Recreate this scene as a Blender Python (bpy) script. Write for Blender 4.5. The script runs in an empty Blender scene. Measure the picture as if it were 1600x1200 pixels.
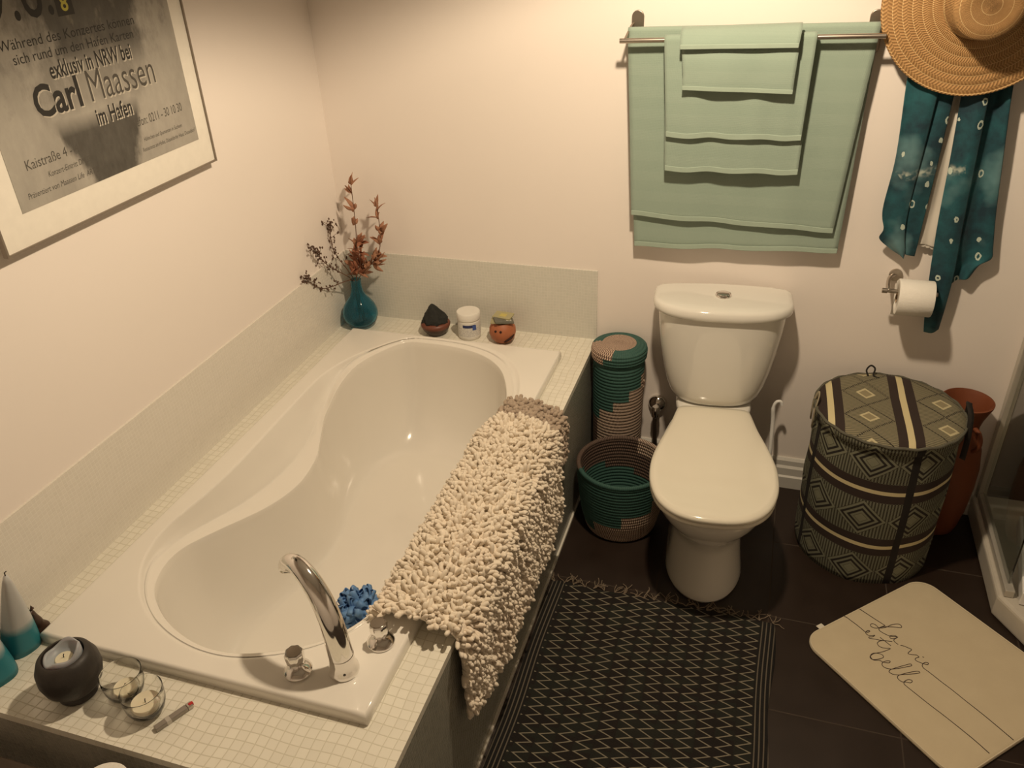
import bpy, bmesh, math, random
from mathutils import Vector, Matrix, noise
PI = math.pi
R = math.radians
rnd = random.Random(7)
C = bpy.context.scene.collection
S = bpy.context.scene

# ------------------------------------------------------------------ camera, light, exposure
cam_d = bpy.data.cameras.new('camera'); cam = bpy.data.objects.new('camera', cam_d); C.objects.link(cam)
yaw, pitch, roll = 0.3252, -0.5365, -0.0452
fw = Vector((-math.sin(yaw)*math.cos(pitch), math.cos(yaw)*math.cos(pitch), math.sin(pitch)))
rt = Vector((math.cos(yaw), math.sin(yaw), 0)); up = rt.cross(fw)
r2 = math.cos(roll)*rt + math.sin(roll)*up; u2 = -math.sin(roll)*rt + math.cos(roll)*up
cm = Matrix(((r2.x, u2.x, -fw.x), (r2.y, u2.y, -fw.y), (r2.z, u2.z, -fw.z))).to_4x4()
cm.translation = Vector((1.6096, -2.7589, 2.031))
cam.matrix_world = cm
cam_d.sensor_width = 36; cam_d.lens = 36*1294/1600; cam_d.clip_start = .02
S.camera = cam
w = bpy.data.worlds.new('world'); S.world = w; w.use_nodes = True
w.node_tree.nodes['Background'].inputs[0].default_value = (1, .8, .6, 1)
w.node_tree.nodes['Background'].inputs[1].default_value = .02
S.view_settings.view_transform = 'Standard'; S.view_settings.look = 'None'
S.view_settings.gamma = 1; S.view_settings.use_curve_mapping = False
S.view_settings.exposure = 0.0
LAMP = (1.38, -1.08, 2.44)
sp = bpy.data.lights.new('lamp_light', 'SPOT'); sp.energy = 108; sp.color = (1, .80, .56)
sp.spot_size = R(136); sp.spot_blend = .28; sp.shadow_soft_size = .045
spo = bpy.data.objects.new('lamp_light', sp); C.objects.link(spo); spo.location = LAMP

# ------------------------------------------------------------------ node expression helper
class V:
    nt = None
    def __init__(s, sock): s.s = sock
    @staticmethod
    def m(op, *a):
        n = V.nt.nodes.new('ShaderNodeMath'); n.operation = op
        for i, x in enumerate(a):
            if isinstance(x, V): V.nt.links.new(x.s, n.inputs[i])
            else: n.inputs[i].default_value = x
        return V(n.outputs[0])
    def __add__(a, b): return V.m('ADD', a, b)
    def __radd__(a, b): return V.m('ADD', b, a)
    def __sub__(a, b): return V.m('SUBTRACT', a, b)
    def __rsub__(a, b): return V.m('SUBTRACT', b, a)
    def __mul__(a, b): return V.m('MULTIPLY', a, b)
    def __rmul__(a, b): return V.m('MULTIPLY', b, a)
    def __truediv__(a, b): return V.m('DIVIDE', a, b)
    def __lt__(a, b): return V.m('LESS_THAN', a, b)
    def __gt__(a, b): return V.m('GREATER_THAN', a, b)
def fr(a): return V.m('FRACT', a)
def fl(a): return V.m('FLOOR', a)
def ab(a): return V.m('ABSOLUTE', a)
def mx(a, b): return V.m('MAXIMUM', a, b)
def mn(a, b): return V.m('MINIMUM', a, b)
def sn(a): return V.m('SINE', a)
def clamp(a): return mn(mx(a, 0.0), 1.0)
def coords(kind='Object'):
    t = V.nt.nodes.new('ShaderNodeTexCoord'); x = V.nt.nodes.new('ShaderNodeSeparateXYZ')
    V.nt.links.new(t.outputs[kind], x.inputs[0])
    return V(x.outputs[0]), V(x.outputs[1]), V(x.outputs[2]), t.outputs[kind]
def vec(x, y, z):
    n = V.nt.nodes.new('ShaderNodeCombineXYZ')
    for i, q in enumerate((x, y, z)):
        if isinstance(q, V): V.nt.links.new(q.s, n.inputs[i])
        else: n.inputs[i].default_value = q
    return n.outputs[0]
def noi(scale, detail=3, v=None, rough=.5):
    n = V.nt.nodes.new('ShaderNodeTexNoise'); n.inputs['Scale'].default_value = scale
    n.inputs['Detail'].default_value = detail; n.inputs['Roughness'].default_value = rough
    if v is None:
        t = V.nt.nodes.new('ShaderNodeTexCoord'); v = t.outputs['Object']
    V.nt.links.new(v, n.inputs['Vector'])
    return V(n.outputs[0])
def mix(f, a, b):
    n = V.nt.nodes.new('ShaderNodeMix'); n.data_type = 'RGBA'
    def put(i, q):
        if isinstance(q, V): V.nt.links.new(q.s, i)
        elif isinstance(q, (tuple, list)): i.default_value = (*q[:3], 1)
        elif isinstance(q, (int, float)): i.default_value = q
        else: V.nt.links.new(q, i)
    put(n.inputs[0], f); put(n.inputs[6], a); put(n.inputs[7], b)
    return n.outputs[2]
def srgb(r, g, b):
    f = lambda c: (c/255/12.92) if c/255 <= .04045 else ((c/255+.055)/1.055)**2.4
    return (f(r), f(g), f(b))
MATS = {}
def mat(name, col=(.8, .8, .8), rough=.5, metal=0, fn=None, **kw):
    if name in MATS: return MATS[name]
    m = bpy.data.materials.new(name); m.use_nodes = True; MATS[name] = m
    nt = m.node_tree; b = nt.nodes['Principled BSDF']; V.nt = nt
    b.inputs['Base Color'].default_value = (*col, 1); b.inputs['Roughness'].default_value = rough
    b.inputs['Metallic'].default_value = metal
    for k, v in kw.items():
        b.inputs[k.replace('_', ' ')].default_value = v
    bump = None
    if fn:
        r = fn(m)
        if r:
            for k, v in r.items():
                if k == 'bump':
                    n = nt.nodes.new('ShaderNodeBump'); n.inputs['Strength'].default_value = v[1]
                    n.inputs['Distance'].default_value = v[2]
                    nt.links.new(v[0].s, n.inputs['Height']); nt.links.new(n.outputs[0], b.inputs['Normal'])
                else:
                    nt.links.new(v.s if isinstance(v, V) else v, b.inputs[k])
    else:
        n1 = noi(40, 3)
        V.nt.links.new(mix(n1, tuple(c*.94 for c in col), tuple(min(1, c*1.06) for c in col)), b.inputs['Base Color'])
    return m

# ------------------------------------------------------------------ geometry helpers
def link(name, me, m, parent=None, loc=None, smooth=True, angle=40):
    if smooth:
        for p in me.polygons: p.use_smooth = True
    o = bpy.data.objects.new(name, me); C.objects.link(o)
    if m: me.materials.append(m)
    if parent: o.parent = parent
    if loc: o.location = loc
    if smooth and angle < 180:
        try: me.set_sharp_from_angle(angle=R(angle))
        except Exception: pass
    return o
def pyd(name, vs, fs, m, parent=None, loc=None, smooth=True, angle=40):
    me = bpy.data.meshes.new(name); me.from_pydata([tuple(v) for v in vs], [], fs); me.update()
    return link(name, me, m, parent, loc, smooth, angle)
def bmo(name, bm, m, parent=None, loc=None, smooth=True, angle=40):
    me = bpy.data.meshes.new(name); bm.to_mesh(me); bm.free()
    return link(name, me, m, parent, loc, smooth, angle)
def tag(o, label=None, cat=None, group=None, kind=None):
    if label: o['label'] = label
    if cat: o['category'] = cat
    if group: o['group'] = group
    if kind: o['kind'] = kind
    return o
def thing(name, label, cat, loc=(0, 0, 0), rz=0, group=None):
    o = bpy.data.objects.new(name, None); C.objects.link(o); o.location = loc; o.rotation_euler = (0, 0, rz)
    o.empty_display_size = .05
    return tag(o, label, cat, group)
def structure(o): o['kind'] = 'structure'; return o
class MB:
    def __init__(s): s.v = []; s.f = []
    def add(s, vs, fs):
        b = len(s.v); s.v += [tuple(v) for v in vs]; s.f += [tuple(i+b for i in f) for f in fs]; return s
    def box(s, a, b):
        x0, y0, z0 = a; x1, y1, z1 = b
        return s.add([(x0,y0,z0),(x1,y0,z0),(x1,y1,z0),(x0,y1,z0),(x0,y0,z1),(x1,y0,z1),(x1,y1,z1),(x0,y1,z1)],
                     [(0,3,2,1),(4,5,6,7),(0,1,5,4),(1,2,6,5),(2,3,7,6),(3,0,4,7)])
    def loft(s, rings, cap0=True, cap1=True, closed=False):
        n = len(rings[0]); vs = [p for r in rings for p in r]; fs = []
        m_ = len(rings)
        for i in range(m_ if closed else m_-1):
            for j in range(n):
                a = i*n+j; b = i*n+(j+1) % n; c = ((i+1) % m_)*n+(j+1) % n; d = ((i+1) % m_)*n+j
                fs.append((a, b, c, d))
        if cap0 and not closed: fs.append(tuple(range(n))[::-1])
        if cap1 and not closed: fs.append(tuple(range((m_-1)*n, m_*n)))
        return s.add(vs, fs)
    def lathe(s, prof, n=48, c=(0, 0, 0), cap0=True, cap1=True):
        rings = [[(c[0]+r*math.cos(2*PI*k/n), c[1]+r*math.sin(2*PI*k/n), c[2]+z) for k in range(n)] for r, z in prof]
        return s.loft(rings, cap0, cap1)
    def tube(s, path, rad, n=12, caps=True):
        path = [Vector(p) for p in path]; rs = rad if isinstance(rad, (list, tuple)) else [rad]*len(path)
        rings = []; prev = None
        for i, p in enumerate(path):
            t = (path[min(i+1, len(path)-1)]-path[max(i-1, 0)]).normalized()
            if prev is None:
                a = Vector((0, 0, 1)) if abs(t.z) < .9 else Vector((1, 0, 0)); u = t.cross(a).normalized()
            else: u = (prev-t*prev.dot(t)).normalized()
            prev = u; v = t.cross(u)
            rings.append([p+(u*math.cos(2*PI*k/n)+v*math.sin(2*PI*k/n))*rs[i] for k in range(n)])
        return s.loft(rings, caps, caps)
    def make(s, name, m, parent=None, loc=None, smooth=True, angle=40):
        return pyd(name, s.v, s.f, m, parent, loc, smooth, angle)
def bevel(o, w_, seg=3):
    md = o.modifiers.new('bevel', 'BEVEL'); md.width = w_; md.segments = seg; md.limit_method = 'ANGLE'; md.angle_limit = R(35)
    return o
def solid(o, t, off=0):
    md = o.modifiers.new('solid', 'SOLIDIFY'); md.thickness = t; md.offset = off; return o
def sub(o, l=1):
    md = o.modifiers.new('sub', 'SUBSURF'); md.levels = l; md.render_levels = l; return o
def cr(pts, n, closed=False):
    """Catmull-Rom resample"""
    pts = [Vector(p) for p in pts]; L = len(pts); out = []
    segs = L if closed else L-1
    for i in range(segs):
        if closed: p0, p1, p2, p3 = pts[(i-1) % L], pts[i], pts[(i+1) % L], pts[(i+2) % L]
        else: p0, p1, p2, p3 = pts[max(i-1, 0)], pts[i], pts[i+1], pts[min(i+2, L-1)]
        for k in range(n):
            t = k/n
            out.append(.5*((2*p1)+(p2-p0)*t+(2*p0-5*p1+4*p2-p3)*t*t+(3*p1-p0-3*p2+p3)*t**3))
    if not closed: out.append(pts[-1])
    return out
def prism(poly, z0, z1, axis='z'):
    """poly list of 2D points extruded; axis z: (x,y); axis x: (y,z); axis y: (x,z)"""
    def P(p, h):
        return (p[0], p[1], h) if axis == 'z' else ((h, p[0], p[1]) if axis == 'x' else (p[0], h, p[1]))
    b = MB(); n = len(poly)
    b.loft([[P(p, z0) for p in poly], [P(p, z1) for p in poly]])
    return b
def rrect(cx, cy, wx, wy, r, n=8):
    out = []
    for sx, sy, a0 in ((1, 1, 0), (-1, 1, 90), (-1, -1, 180), (1, -1, 270)):
        for k in range(n+1):
            a = R(a0+90*k/n); out.append((cx+sx*(wx/2-r)+r*math.cos(a), cy+sy*(wy/2-r)+r*math.sin(a)))
    return out

# ------------------------------------------------------------------ materials
def f_wall(m):
    n = noi(3, 4); b = noi(120, 3)
    return {'Base Color': mix(n, (.84, .775, .72), (.87, .80, .745)), 'bump': (b, .08, .002)}
M_wall = mat('wall_paint', rough=.75, fn=f_wall)
def f_ceil(m): return {'Base Color': mix(noi(5), (.82, .8, .77), (.86, .84, .8))}
M_ceil = mat('ceiling_paint', rough=.8, fn=f_ceil)
def f_floor(m):
    x, y, z, v = coords()
    gx = ab(fr((x-1.39)/.365)-.5); gy = ab(fr((y+.718)/.3626)-.5)
    g = mx(gx > .4945, gy > .4945)
    cell = noi(1.3, 0, vec(fl((x-1.39)/.365)*7.3, fl((y+.718)/.3626)*3.1, 0.0))
    n = noi(9, 5)
    c = mix(n, (.013, .0062, .0032), (.023, .0115, .0062))
    c = mix(cell*.5, c, (.019, .010, .006))
    return {'Base Color': mix(g, c, (.05, .035, .025)), 'Roughness': clamp(.36+n*.22+g*.4), 'bump': (1.0-g, .25, .001)}
M_floor = mat('floor_tile', rough=.4, fn=f_floor)
def mosaic(ax, name, lo, hi, grout, p=.0235):
    def f(m):
        x, y, z, v = coords()
        a, b = {'xy': (x, y), 'xz': (x, z), 'yz': (y, z)}[ax]
        a = a+.002*sn(b*40); b = b+.002*sn(a*33)
        u = a/p; w_ = b/p
        du = ab(fr(u)-.5); dw = ab(fr(w_)-.5)
        g = clamp((mx(du, dw)-.425)*22.0)
        c = noi(1.0, 0, vec(fl(u)*5.37, fl(w_)*3.71, 0.0))
        n = noi(30, 2)
        col = mix(clamp((c-.3)*2.5), lo, hi)
        col = mix(n*.25, col, hi)
        return {'Base Color': mix(g, col, grout), 'Roughness': clamp(.22+g*.5), 'bump': (1.0-g, .35, .0008)}
    return mat(name, rough=.25, fn=f)
M_deck = mosaic('xy', 'mosaic_deck', (.76, .73, .635), (.82, .79, .69), (.62, .585, .48))
M_mback = mosaic('xz', 'mosaic_back', (.635, .63, .565), (.675, .665, .60), (.72, .70, .64), .0118)
M_mleft = mosaic('yz', 'mosaic_left', (.73, .695, .625), (.765, .73, .66), (.79, .76, .69), .0118)
M_mside_shaded = mosaic('yz', 'mosaic_side_shaded', (.25, .25, .21), (.31, .31, .265), (.30, .29, .245), .0118)  # same mosaic painted darker, the side panel's shade is put into its colour
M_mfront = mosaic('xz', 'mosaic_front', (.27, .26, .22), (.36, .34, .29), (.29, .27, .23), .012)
def f_acr(m): return {'Base Color': mix(noi(6, 2), (.80, .765, .70), (.83, .795, .725))}
M_acr = mat('white_acrylic', rough=.16, fn=f_acr, Coat_Weight=.3)
def f_por(m): return {'Base Color': mix(noi(5, 2), (.76, .74, .68), (.79, .77, .71))}
M_por = mat('white_porcelain', rough=.08, fn=f_por, Coat_Weight=.4)
def f_seat(m): return {'Base Color': mix(noi(5, 2), (.75, .71, .60), (.78, .74, .63))}
M_seat = mat('cream_seat_plastic', rough=.12, fn=f_seat, Coat_Weight=.3)
def f_chr(m): return {'Roughness': clamp(.05+noi(60, 2)*.06)}
M_chrome = mat('chrome', (.82, .80, .77), .07, 1, fn=f_chr)
M_steel = mat('brushed_steel', (.55, .50, .44), .28, 1)
M_dsteel = mat('dull_steel', (.36, .31, .26), .38, 1)
M_trimw = mat('white_gloss_trim', (.62, .60, .55), .35)
M_white = mat('white_plastic', (.8, .79, .76), .3)
M_sil = mat('silicone', (.72, .68, .6), .4)

# ------------------------------------------------------------------ the room
H = .55; W = 1.029; L = 1.984; SP = .279
XR, YF, ZC = 3.3, -3.3, 2.5
structure(MB().box((-.1, YF-.1, -.1), (XR+.1, .1, 0)).make('floor', M_floor, smooth=False))
structure(MB().box((-.1, YF-.1, ZC), (XR+.1, .1, ZC+.1)).make('ceiling', M_ceil, smooth=False))
structure(MB().box((-.1, 0, 0), (XR+.1, .1, ZC)).make('wall_back', M_wall, smooth=False))
structure(MB().box((-.1, YF, 0), (0, 0, ZC)).make('wall_left', M_wall, smooth=False))
structure(MB().box((XR, YF, 0), (XR+.1, 0, ZC)).make('wall_right', M_wall, smooth=False))
structure(MB().box((-.1, YF-.1, 0), (XR+.1, YF, ZC)).make('wall_front', M_wall, smooth=False))
# mosaic upstands on the two walls
structure(MB().box((0.006, -.006, H), (W, 0, H+SP)).make('trim_1', M_mback, smooth=False))
structure(MB().box((0, -L, H), (.006, 0, H+SP)).make('trim_2', M_mleft, smooth=False))
# baseboard with steps
bp = [(0, 0), (-.026, 0), (-.026, .05), (-.020, .056), (-.020, .088), (-.013, .097), (-.013, .118), (-.006, .128), (0, .128)]
b = MB(); b.loft([[(x, p[0], p[1]) for p in bp] for x in (W, 2.43)])
structure(b.make('baseboard_back', M_trimw, angle=20))

# ------------------------------------------------------------------ bath surround (tiled deck box)
TX0, TX1, TY0, TY1, TZ = .087, .936, -.177, -1.799, .58
sur = thing('bath_surround', 'built in mosaic tiled box around the white bathtub', 'bath surround', (0, 0, 0))
b = MB()
hx0, hx1, hy0, hy1 = TX0+.012, TX1-.012, TY0-.012, TY1+.012
b.box((.0, hy0, H-.02), (W, 0, H)); b.box((.0, -L, H-.02), (W, hy1, H))
b.box((.0, hy1, H-.02), (hx0, hy0, H)); b.box((hx1, hy1, H-.02), (W, hy0, H))
b.make('tiled_top', M_deck, sur, smooth=False)
MB().box((W-.02, -L, 0), (W, 0, H-.02)).make('side_panel', M_mside_shaded, sur, smooth=False)
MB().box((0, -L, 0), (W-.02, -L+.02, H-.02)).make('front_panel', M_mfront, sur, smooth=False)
MB().box((W, -L, 0), (W+.007, -.027, .012)).make('floor_bead', M_sil, sur, smooth=False)

# ------------------------------------------------------------------ bathtub
O_RIM = [(0.344,-0.207),(0.257,-0.300),(0.190,-0.415),(0.152,-0.549),(0.152,-0.743),(0.158,-0.931),(0.163,-1.095),(0.158,-1.225),(0.148,-1.310),(0.139,-1.385),(0.147,-1.465),(0.180,-1.552),(0.252,-1.640),(0.331,-1.694),(0.414,-1.728),(0.500,-1.744),(0.585,-1.738),(0.678,-1.703),(0.749,-1.657),(0.800,-1.602),(0.835,-1.520),(0.858,-1.380),(0.872,-1.180),(0.880,-.960),(0.883,-.740),(0.880,-.580),(0.862,-.466),(0.825,-.365),(0.774,-.292),(0.700,-.237),(0.612,-.205),(0.520,-.192),(0.430,-.191)]
R1 = [(0.334,-1.684,.570),(0.415,-1.717,.572),(0.499,-1.733,.573),(0.582,-1.727,.573),(0.672,-1.693,.573),(0.742,-1.647,.573),(0.792,-1.593,.573),(0.826,-1.515,.573),(0.848,-1.377,.573),(0.861,-1.180,.572),(0.868,-.960,.571),(0.870,-.740,.570),(0.865,-.585,.570),(0.844,-.480,.570),(0.806,-.384,.571),(0.758,-.312,.571),(0.688,-.252,.572),(0.604,-.218,.572),(0.515,-.203,.572),(0.425,-.201,.572)]
L_OUT = [(0.331,-0.213,0.572),(0.258,-0.295,0.57),(0.204,-0.391,0.562),(0.186,-0.463,0.548),(0.182,-0.510,0.54),(0.188,-0.594,0.51),(0.196,-0.660,0.5),(0.212,-0.770,0.475),(0.219,-0.864,0.465),(0.212,-0.988,0.462),(0.201,-1.088,0.47),(0.187,-1.168,0.48),(0.171,-1.254,0.498),(0.158,-1.331,0.515),(0.156,-1.386,0.528),(0.161,-1.455,0.542),(0.170,-1.500,0.55),(0.190,-1.544,0.556),(0.222,-1.592,0.561),(0.270,-1.640,0.565)]+R1
R2 = [(0.338,-1.668,.563),(0.416,-1.704,.567),(0.495,-1.721,.568),(0.577,-1.715,.568),(0.664,-1.682,.568),(0.733,-1.637,.568),(0.783,-1.584,.568),(0.816,-1.508,.567),(0.837,-1.375,.566),(0.848,-1.180,.565),(0.851,-.960,.563),(0.852,-.740,.561),(0.844,-.592,.561),(0.824,-.494,.562),(0.788,-.401,.563),(0.744,-.327,.565),(0.676,-.266,.566),(0.596,-.231,.567),(0.508,-.215,.567),(0.415,-.212,.567)]
L_IN = [(0.334,-0.224,0.566),(0.275,-0.300,0.564),(0.224,-0.402,0.557),(0.208,-0.487,0.543),(0.209,-0.565,0.53),(0.214,-0.635,0.508),(0.223,-0.690,0.495),(0.246,-0.763,0.47),(0.277,-0.851,0.458),(0.291,-0.945,0.455),(0.291,-1.010,0.457),(0.282,-1.077,0.463),(0.266,-1.144,0.472),(0.246,-1.210,0.485),(0.222,-1.279,0.5),(0.201,-1.351,0.516),(0.191,-1.400,0.528),(0.190,-1.456,0.538),(0.203,-1.516,0.545),(0.233,-1.576,0.553),(0.275,-1.622,0.559)]+R2
CEN = Vector((.5, -.98))
def byangle(pts, N=240):
    # resample a star shaped closed contour by angle round the tub centre
    P = cr([(p[0], p[1], p[2] if len(p) > 2 else TZ) for p in pts], 8, True)
    A = sorted((math.atan2(p.y-CEN.y, p.x-CEN.x), p) for p in P) if False else sorted([(math.atan2(p.y-CEN.y, p.x-CEN.x), i) for i, p in enumerate(P)])
    out = []; n_ = len(A)
    for k in range(N):
        a = -PI+2*PI*(k+.5)/N
        lo = max([i for i in range(n_) if A[i][0] <= a], default=n_-1); hi = (lo+1) % n_
        a0 = A[lo][0]; a1 = A[hi][0]
        if a1 <= a0: a1 += 2*PI
        aa = a if a >= a0 else a+2*PI
        t = (aa-a0)/max(1e-9, a1-a0); out.append(P[A[lo][1]].lerp(P[A[hi][1]], min(1, max(0, t))))
    return out
tub = thing('bathtub', 'white acrylic bathtub with wavy armrest ledge set in mosaic deck', 'bathtub', (0, 0, 0))
c0 = byangle(O_RIM); c1 = byangle(L_OUT); c2 = byangle(L_IN)
n = len(c0)
# floor contour
def floorpt(p):
    x = .5+(p.x-.5)*.66; y = -.98+(p.y+.98)*(.74 if p.y > -.98 else .86)
    return Vector((x, y, .175))
fc = [floorpt(p) for p in c2]
# smooth the floor contour a bit
for _ in range(30): fc = [(fc[i-1]+fc[i]*2+fc[(i+1) % n])/4 for i in range(n)]
rings = []
# outer rectangle ring matched by direction from the centre
def rectpt(p, z, g=0):
    cx, cy = (TX0+TX1)/2, (TY0+TY1)/2; dx, dy = p.x-cx, p.y-cy
    k = min((abs((TX1-TX0)/2-g)/abs(dx)) if abs(dx) > 1e-6 else 9e9, (abs((TY1-TY0)/2-g)/abs(dy)) if abs(dy) > 1e-6 else 9e9)
    return Vector((cx+dx*k, cy+dy*k, z))
rp = [rectpt(p, TZ) for p in c0]
corners = [Vector((x, y, TZ)) for x in (TX0, TX1) for y in (TY0, TY1)]
for c in corners:
    i = min(range(n), key=lambda k: (rp[k]-c).length); rp[i] = c.copy()
def scl(ring, g, z):
    cx, cy = (TX0+TX1)/2, (TY0+TY1)/2
    return [Vector((cx+(p.x-cx)*(1-g/abs((TX1-TX0)/2)), cy+(p.y-cy)*(1-g/abs((TY1-TY0)/2)), z)) for p in ring]
rings.append(scl(rp, .004, H-.01)); rings.append(scl(rp, 0, H+.0)); rings.append(scl(rp, .001, TZ-.008)); rings.append(scl(rp, .003, TZ-.0025))
rings.append(scl(rp, .007, TZ)); rings.append(scl(rp, .010, TZ))
rings.append([a.lerp(b_, .5) for a, b_ in zip(scl(rp, .010, TZ), c0)])
def tow(a, b_, d, dz=0):      # move each point of a by distance d towards b
    out_ = []
    for p, q in zip(a, b_):
        v_ = q-p; l = v_.length; out_.append(p+(v_*(min(d, l*.45)/l) if l > 1e-6 else Vector((0, 0, 0)))+Vector((0, 0, dz)))
    return out_
outer = scl(rp, .010, TZ)
rings.append(tow(c0, outer, .008)); rings.append(tow(c0, outer, .004)); rings.append(tow(c0, c1, .0012, -.0008))
rings.append(tow(c0, c1, .006, -.002))
def low(a, b_, t, k):     # horizontal t, vertical k
    return [Vector((p.x+(q.x-p.x)*t, p.y+(q.y-p.y)*t, p.z+(q.z-p.z)*k)) for p, q in zip(a, b_)]
rings.append(low(c0, c1, .45, .50)); rings.append(low(c0, c1, .75, .82)); rings.append(tow(c1, c0, .006, .0008)); rings.append(tow(c1, c0, .0015))
rings.append(tow(c1, c2, .004)); rings.append(low(c1, c2, .5, .5)); rings.append(tow(c2, c1, .004)); rings.append(tow(c2, c1, .0012)); rings.append([p+Vector((0, 0, -.0015)) for p in c2])
NS = 22
for k in range(1, NS+1):
    a = k/NS*PI/2
    t = (1-math.cos(a))**1.15*.9+.1*k/NS*(1 if k > 1 else .6); zz = math.sin(a)
    t = min(t, 1)
    rings.append(low(c2, fc, t, zz))
cen = Vector((.5, -.98, .168))
for k in (.2, .4, .6, .8, .95): rings.append([p.lerp(cen, k) for p in fc])
b = MB(); b.loft(rings, False, True)
o = b.make('shell', M_acr, tub, angle=180)
DR = (.5, -1.38)
MB().lathe([(0.001, .1735), (.03, .1735), (.034, .172), (.034, .170)][::-1], 32, (DR[0], DR[1], 0), True, True).make('drain', M_chrome, tub)
# tub faucet
FB = Vector((.836, -1.703, .58)); FD = Vector((-.90, .436, 0)).normalized()
fa = thing('bath_spout', 'curved chrome swan neck spout on the near corner of the tub', 'faucet', FB)
pp = [(0, 0), (.0015, .05), (.006, .10), (.016, .15), (.036, .195), (.066, .228), (.103, .243), (.135, .236), (.152, .218), (.156, .207)]
path = cr([(FD.x*r, FD.y*r, z) for r, z in pp], 6)
rad = []
for i in range(len(path)):
    t = i/(len(path)-1); rad.append(.0285-.0110*min(1, t*1.15)**1.3 if t < .87 else .0175)
for i in range(-7, 0): rad[i] = .0175+.0015*(i+7)/6
MB().tube(path, rad, 28).make('spout', M_chrome, fa)
MB().lathe([(.0335, 0), (.0345, .004), (.0335, .010), (.030, .016), (.028, .034), (.0275, .05)], 40, (0, 0, 0)).make('base_collar', M_chrome, fa)
sc = MB().lathe([(.003, -.001), (.003, .0012)], 12).make('set_screw', mat('screw_dark', (.03, .025, .02), .5), fa)
sc.rotation_euler = (R(90), 0, R(35)); sc.location = (.0165, -.0245, .018)
for (hx, hy, lab) in ((.739, -1.732, 'chrome tap handle left of the swan neck spout'), (.881, -1.609, 'chrome tap handle beside the cream shaggy rug corner')):
    t = thing('tap_handle', lab, 'tap', (hx, hy, .58), 0, 'chrome tap handles')
    MB().lathe([(.0315, 0), (.0325, .003), (.031, .007), (.021, .015), (.014, .019), (.012, .024)], 40).make('flange', M_chrome, t)
    n_ = 48; rg = []
    for r, z in [(.0125, .022), (.0155, .0235), (.019, .030), (.0205, .045), (.0205, .056), (.018, .061)]:
        rg.append([(((r*(1+.045*math.cos(8*2*PI*k/n_)))*math.cos(2*PI*k/n_)), ((r*(1+.045*math.cos(8*2*PI*k/n_)))*math.sin(2*PI*k/n_)), z) for k in range(n_)])
    MB().loft(rg).make('knob', M_chrome, t)
    MB().lathe([(.0155, .061), (.015, .0625), (.0005, .063)], 32).make('cap', M_dsteel, t)

# ------------------------------------------------------------------ toilet
wc = thing('toilet', 'white close coupled toilet with its cream lid closed', 'toilet', (1.478, -.03, 0), R(5.5))
def F(u, f, z): return (u, -f, z)     # u to the right, f forward from the wall
def egg(hw, f0, f1, fw_, n=64, sq=2.0, back=None):
    """egg outline: back edge at f0, front at f1, widest at fw_"""
    out = []
    for k in range(n):
        a = 2*PI*k/n; ca, sa = math.cos(a), math.sin(a)
        if sa >= 0:   # front half
            u = hw*math.copysign(abs(ca)**(2/sq), ca); f = fw_+(f1-fw_)*abs(sa)**(2/sq)
        else:
            e = back or 3.2
            u = hw*math.copysign(abs(ca)**(2/e), ca); f = fw_-(fw_-f0)*abs(sa)**(2/e)
        out.append((u, f))
    return out
# bowl and pedestal
secs = [  # z, half width, back f, front f, widest f
 (0.0, .126, .13, .690, .50), (.012, .128, .13, .695, .50), (.03, .124, .13, .688, .50), (.10, .117, .13, .668, .49), (.17, .112, .12, .655, .48),
 (.215, .113, .10, .665, .49), (.25, .127, .09, .695, .50), (.29, .152, .07, .735, .51), (.33, .174, .05, .765, .52),
 (.37, .186, .04, .782, .53), (.395, .189, .035, .787, .53), (.405, .184, .04, .780, .53)]
rg = []
for z, hw, f0, f1, fw_ in secs: rg.append([F(u, f, z) for u, f in egg(hw, f0, f1, fw_, back=3.4)])
def narrow(ring, z):      # the back of the bowl is narrower than the front
    out = []
    for x, y, zz in ring:
        f = -y; k = 1 if f > .42 else (.64+.36*max(0, (f-.05)/.37))
        if z > .22: k = 1-(1-k)*min(1, (z-.22)/.1)*1 if f < .42 else 1
        else: k = 1
        out.append((x*k, y, zz))
    return out
rg = [narrow(r, s_[0]) for r, s_ in zip(rg, secs)]
MB().loft(rg).make('bowl', M_por, wc, angle=180)
# rear shelf under the tank
b = MB()
def shelf(hw, f1, z, n=40): return [F(u, f, z) for u, f in egg(hw, .0, f1, .10, n, 3, 5)]
b.loft([shelf(.10, .22, .30), shelf(.122, .235, .36), shelf(.130, .24, .41), shelf(.132, .238, .428), shelf(.126, .228, .438)])
b.make('rear_shelf', M_por, wc, angle=60)
# seat ring + lid
def lid_out(sc_, df=0):
    pts = [(0, .185), (.085, .185), (.118, .195), (.128, .225), (.145, .31), (.172, .41), (.191, .50), (.196, .57), (.190, .645), (.165, .72), (.120, .772), (.065, .797), (0, .803)]
    pts = pts+[(-u, f) for u, f in pts[-2:0:-1]]
    p3 = cr([(u*sc_, .5+(f-.5)*sc_, 0) for u, f in pts], 4, True)
    return [(p.x, p.y) for p in p3]
b = MB(); b.loft([[F(u, f, z) for u, f in lid_out(s_)] for s_, z in ((.985, .407), (1.0, .411), (1.0, .420), (.985, .424))])
b.make('seat_ring', M_seat, wc, angle=60)
b = MB(); rr = []
for s_, z in ((.975, .4265), (1.003, .428), (1.008, .434), (1.004, .4395), (.985, .4445), (.93, .4475), (.8, .4495), (.6, .451), (.3, .452), (.05, .4525)):
    rr.append([F(u, f, z) for u, f in lid_out(s_)])
b.loft(rr); b.make('lid', M_seat, wc, angle=60)
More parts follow.
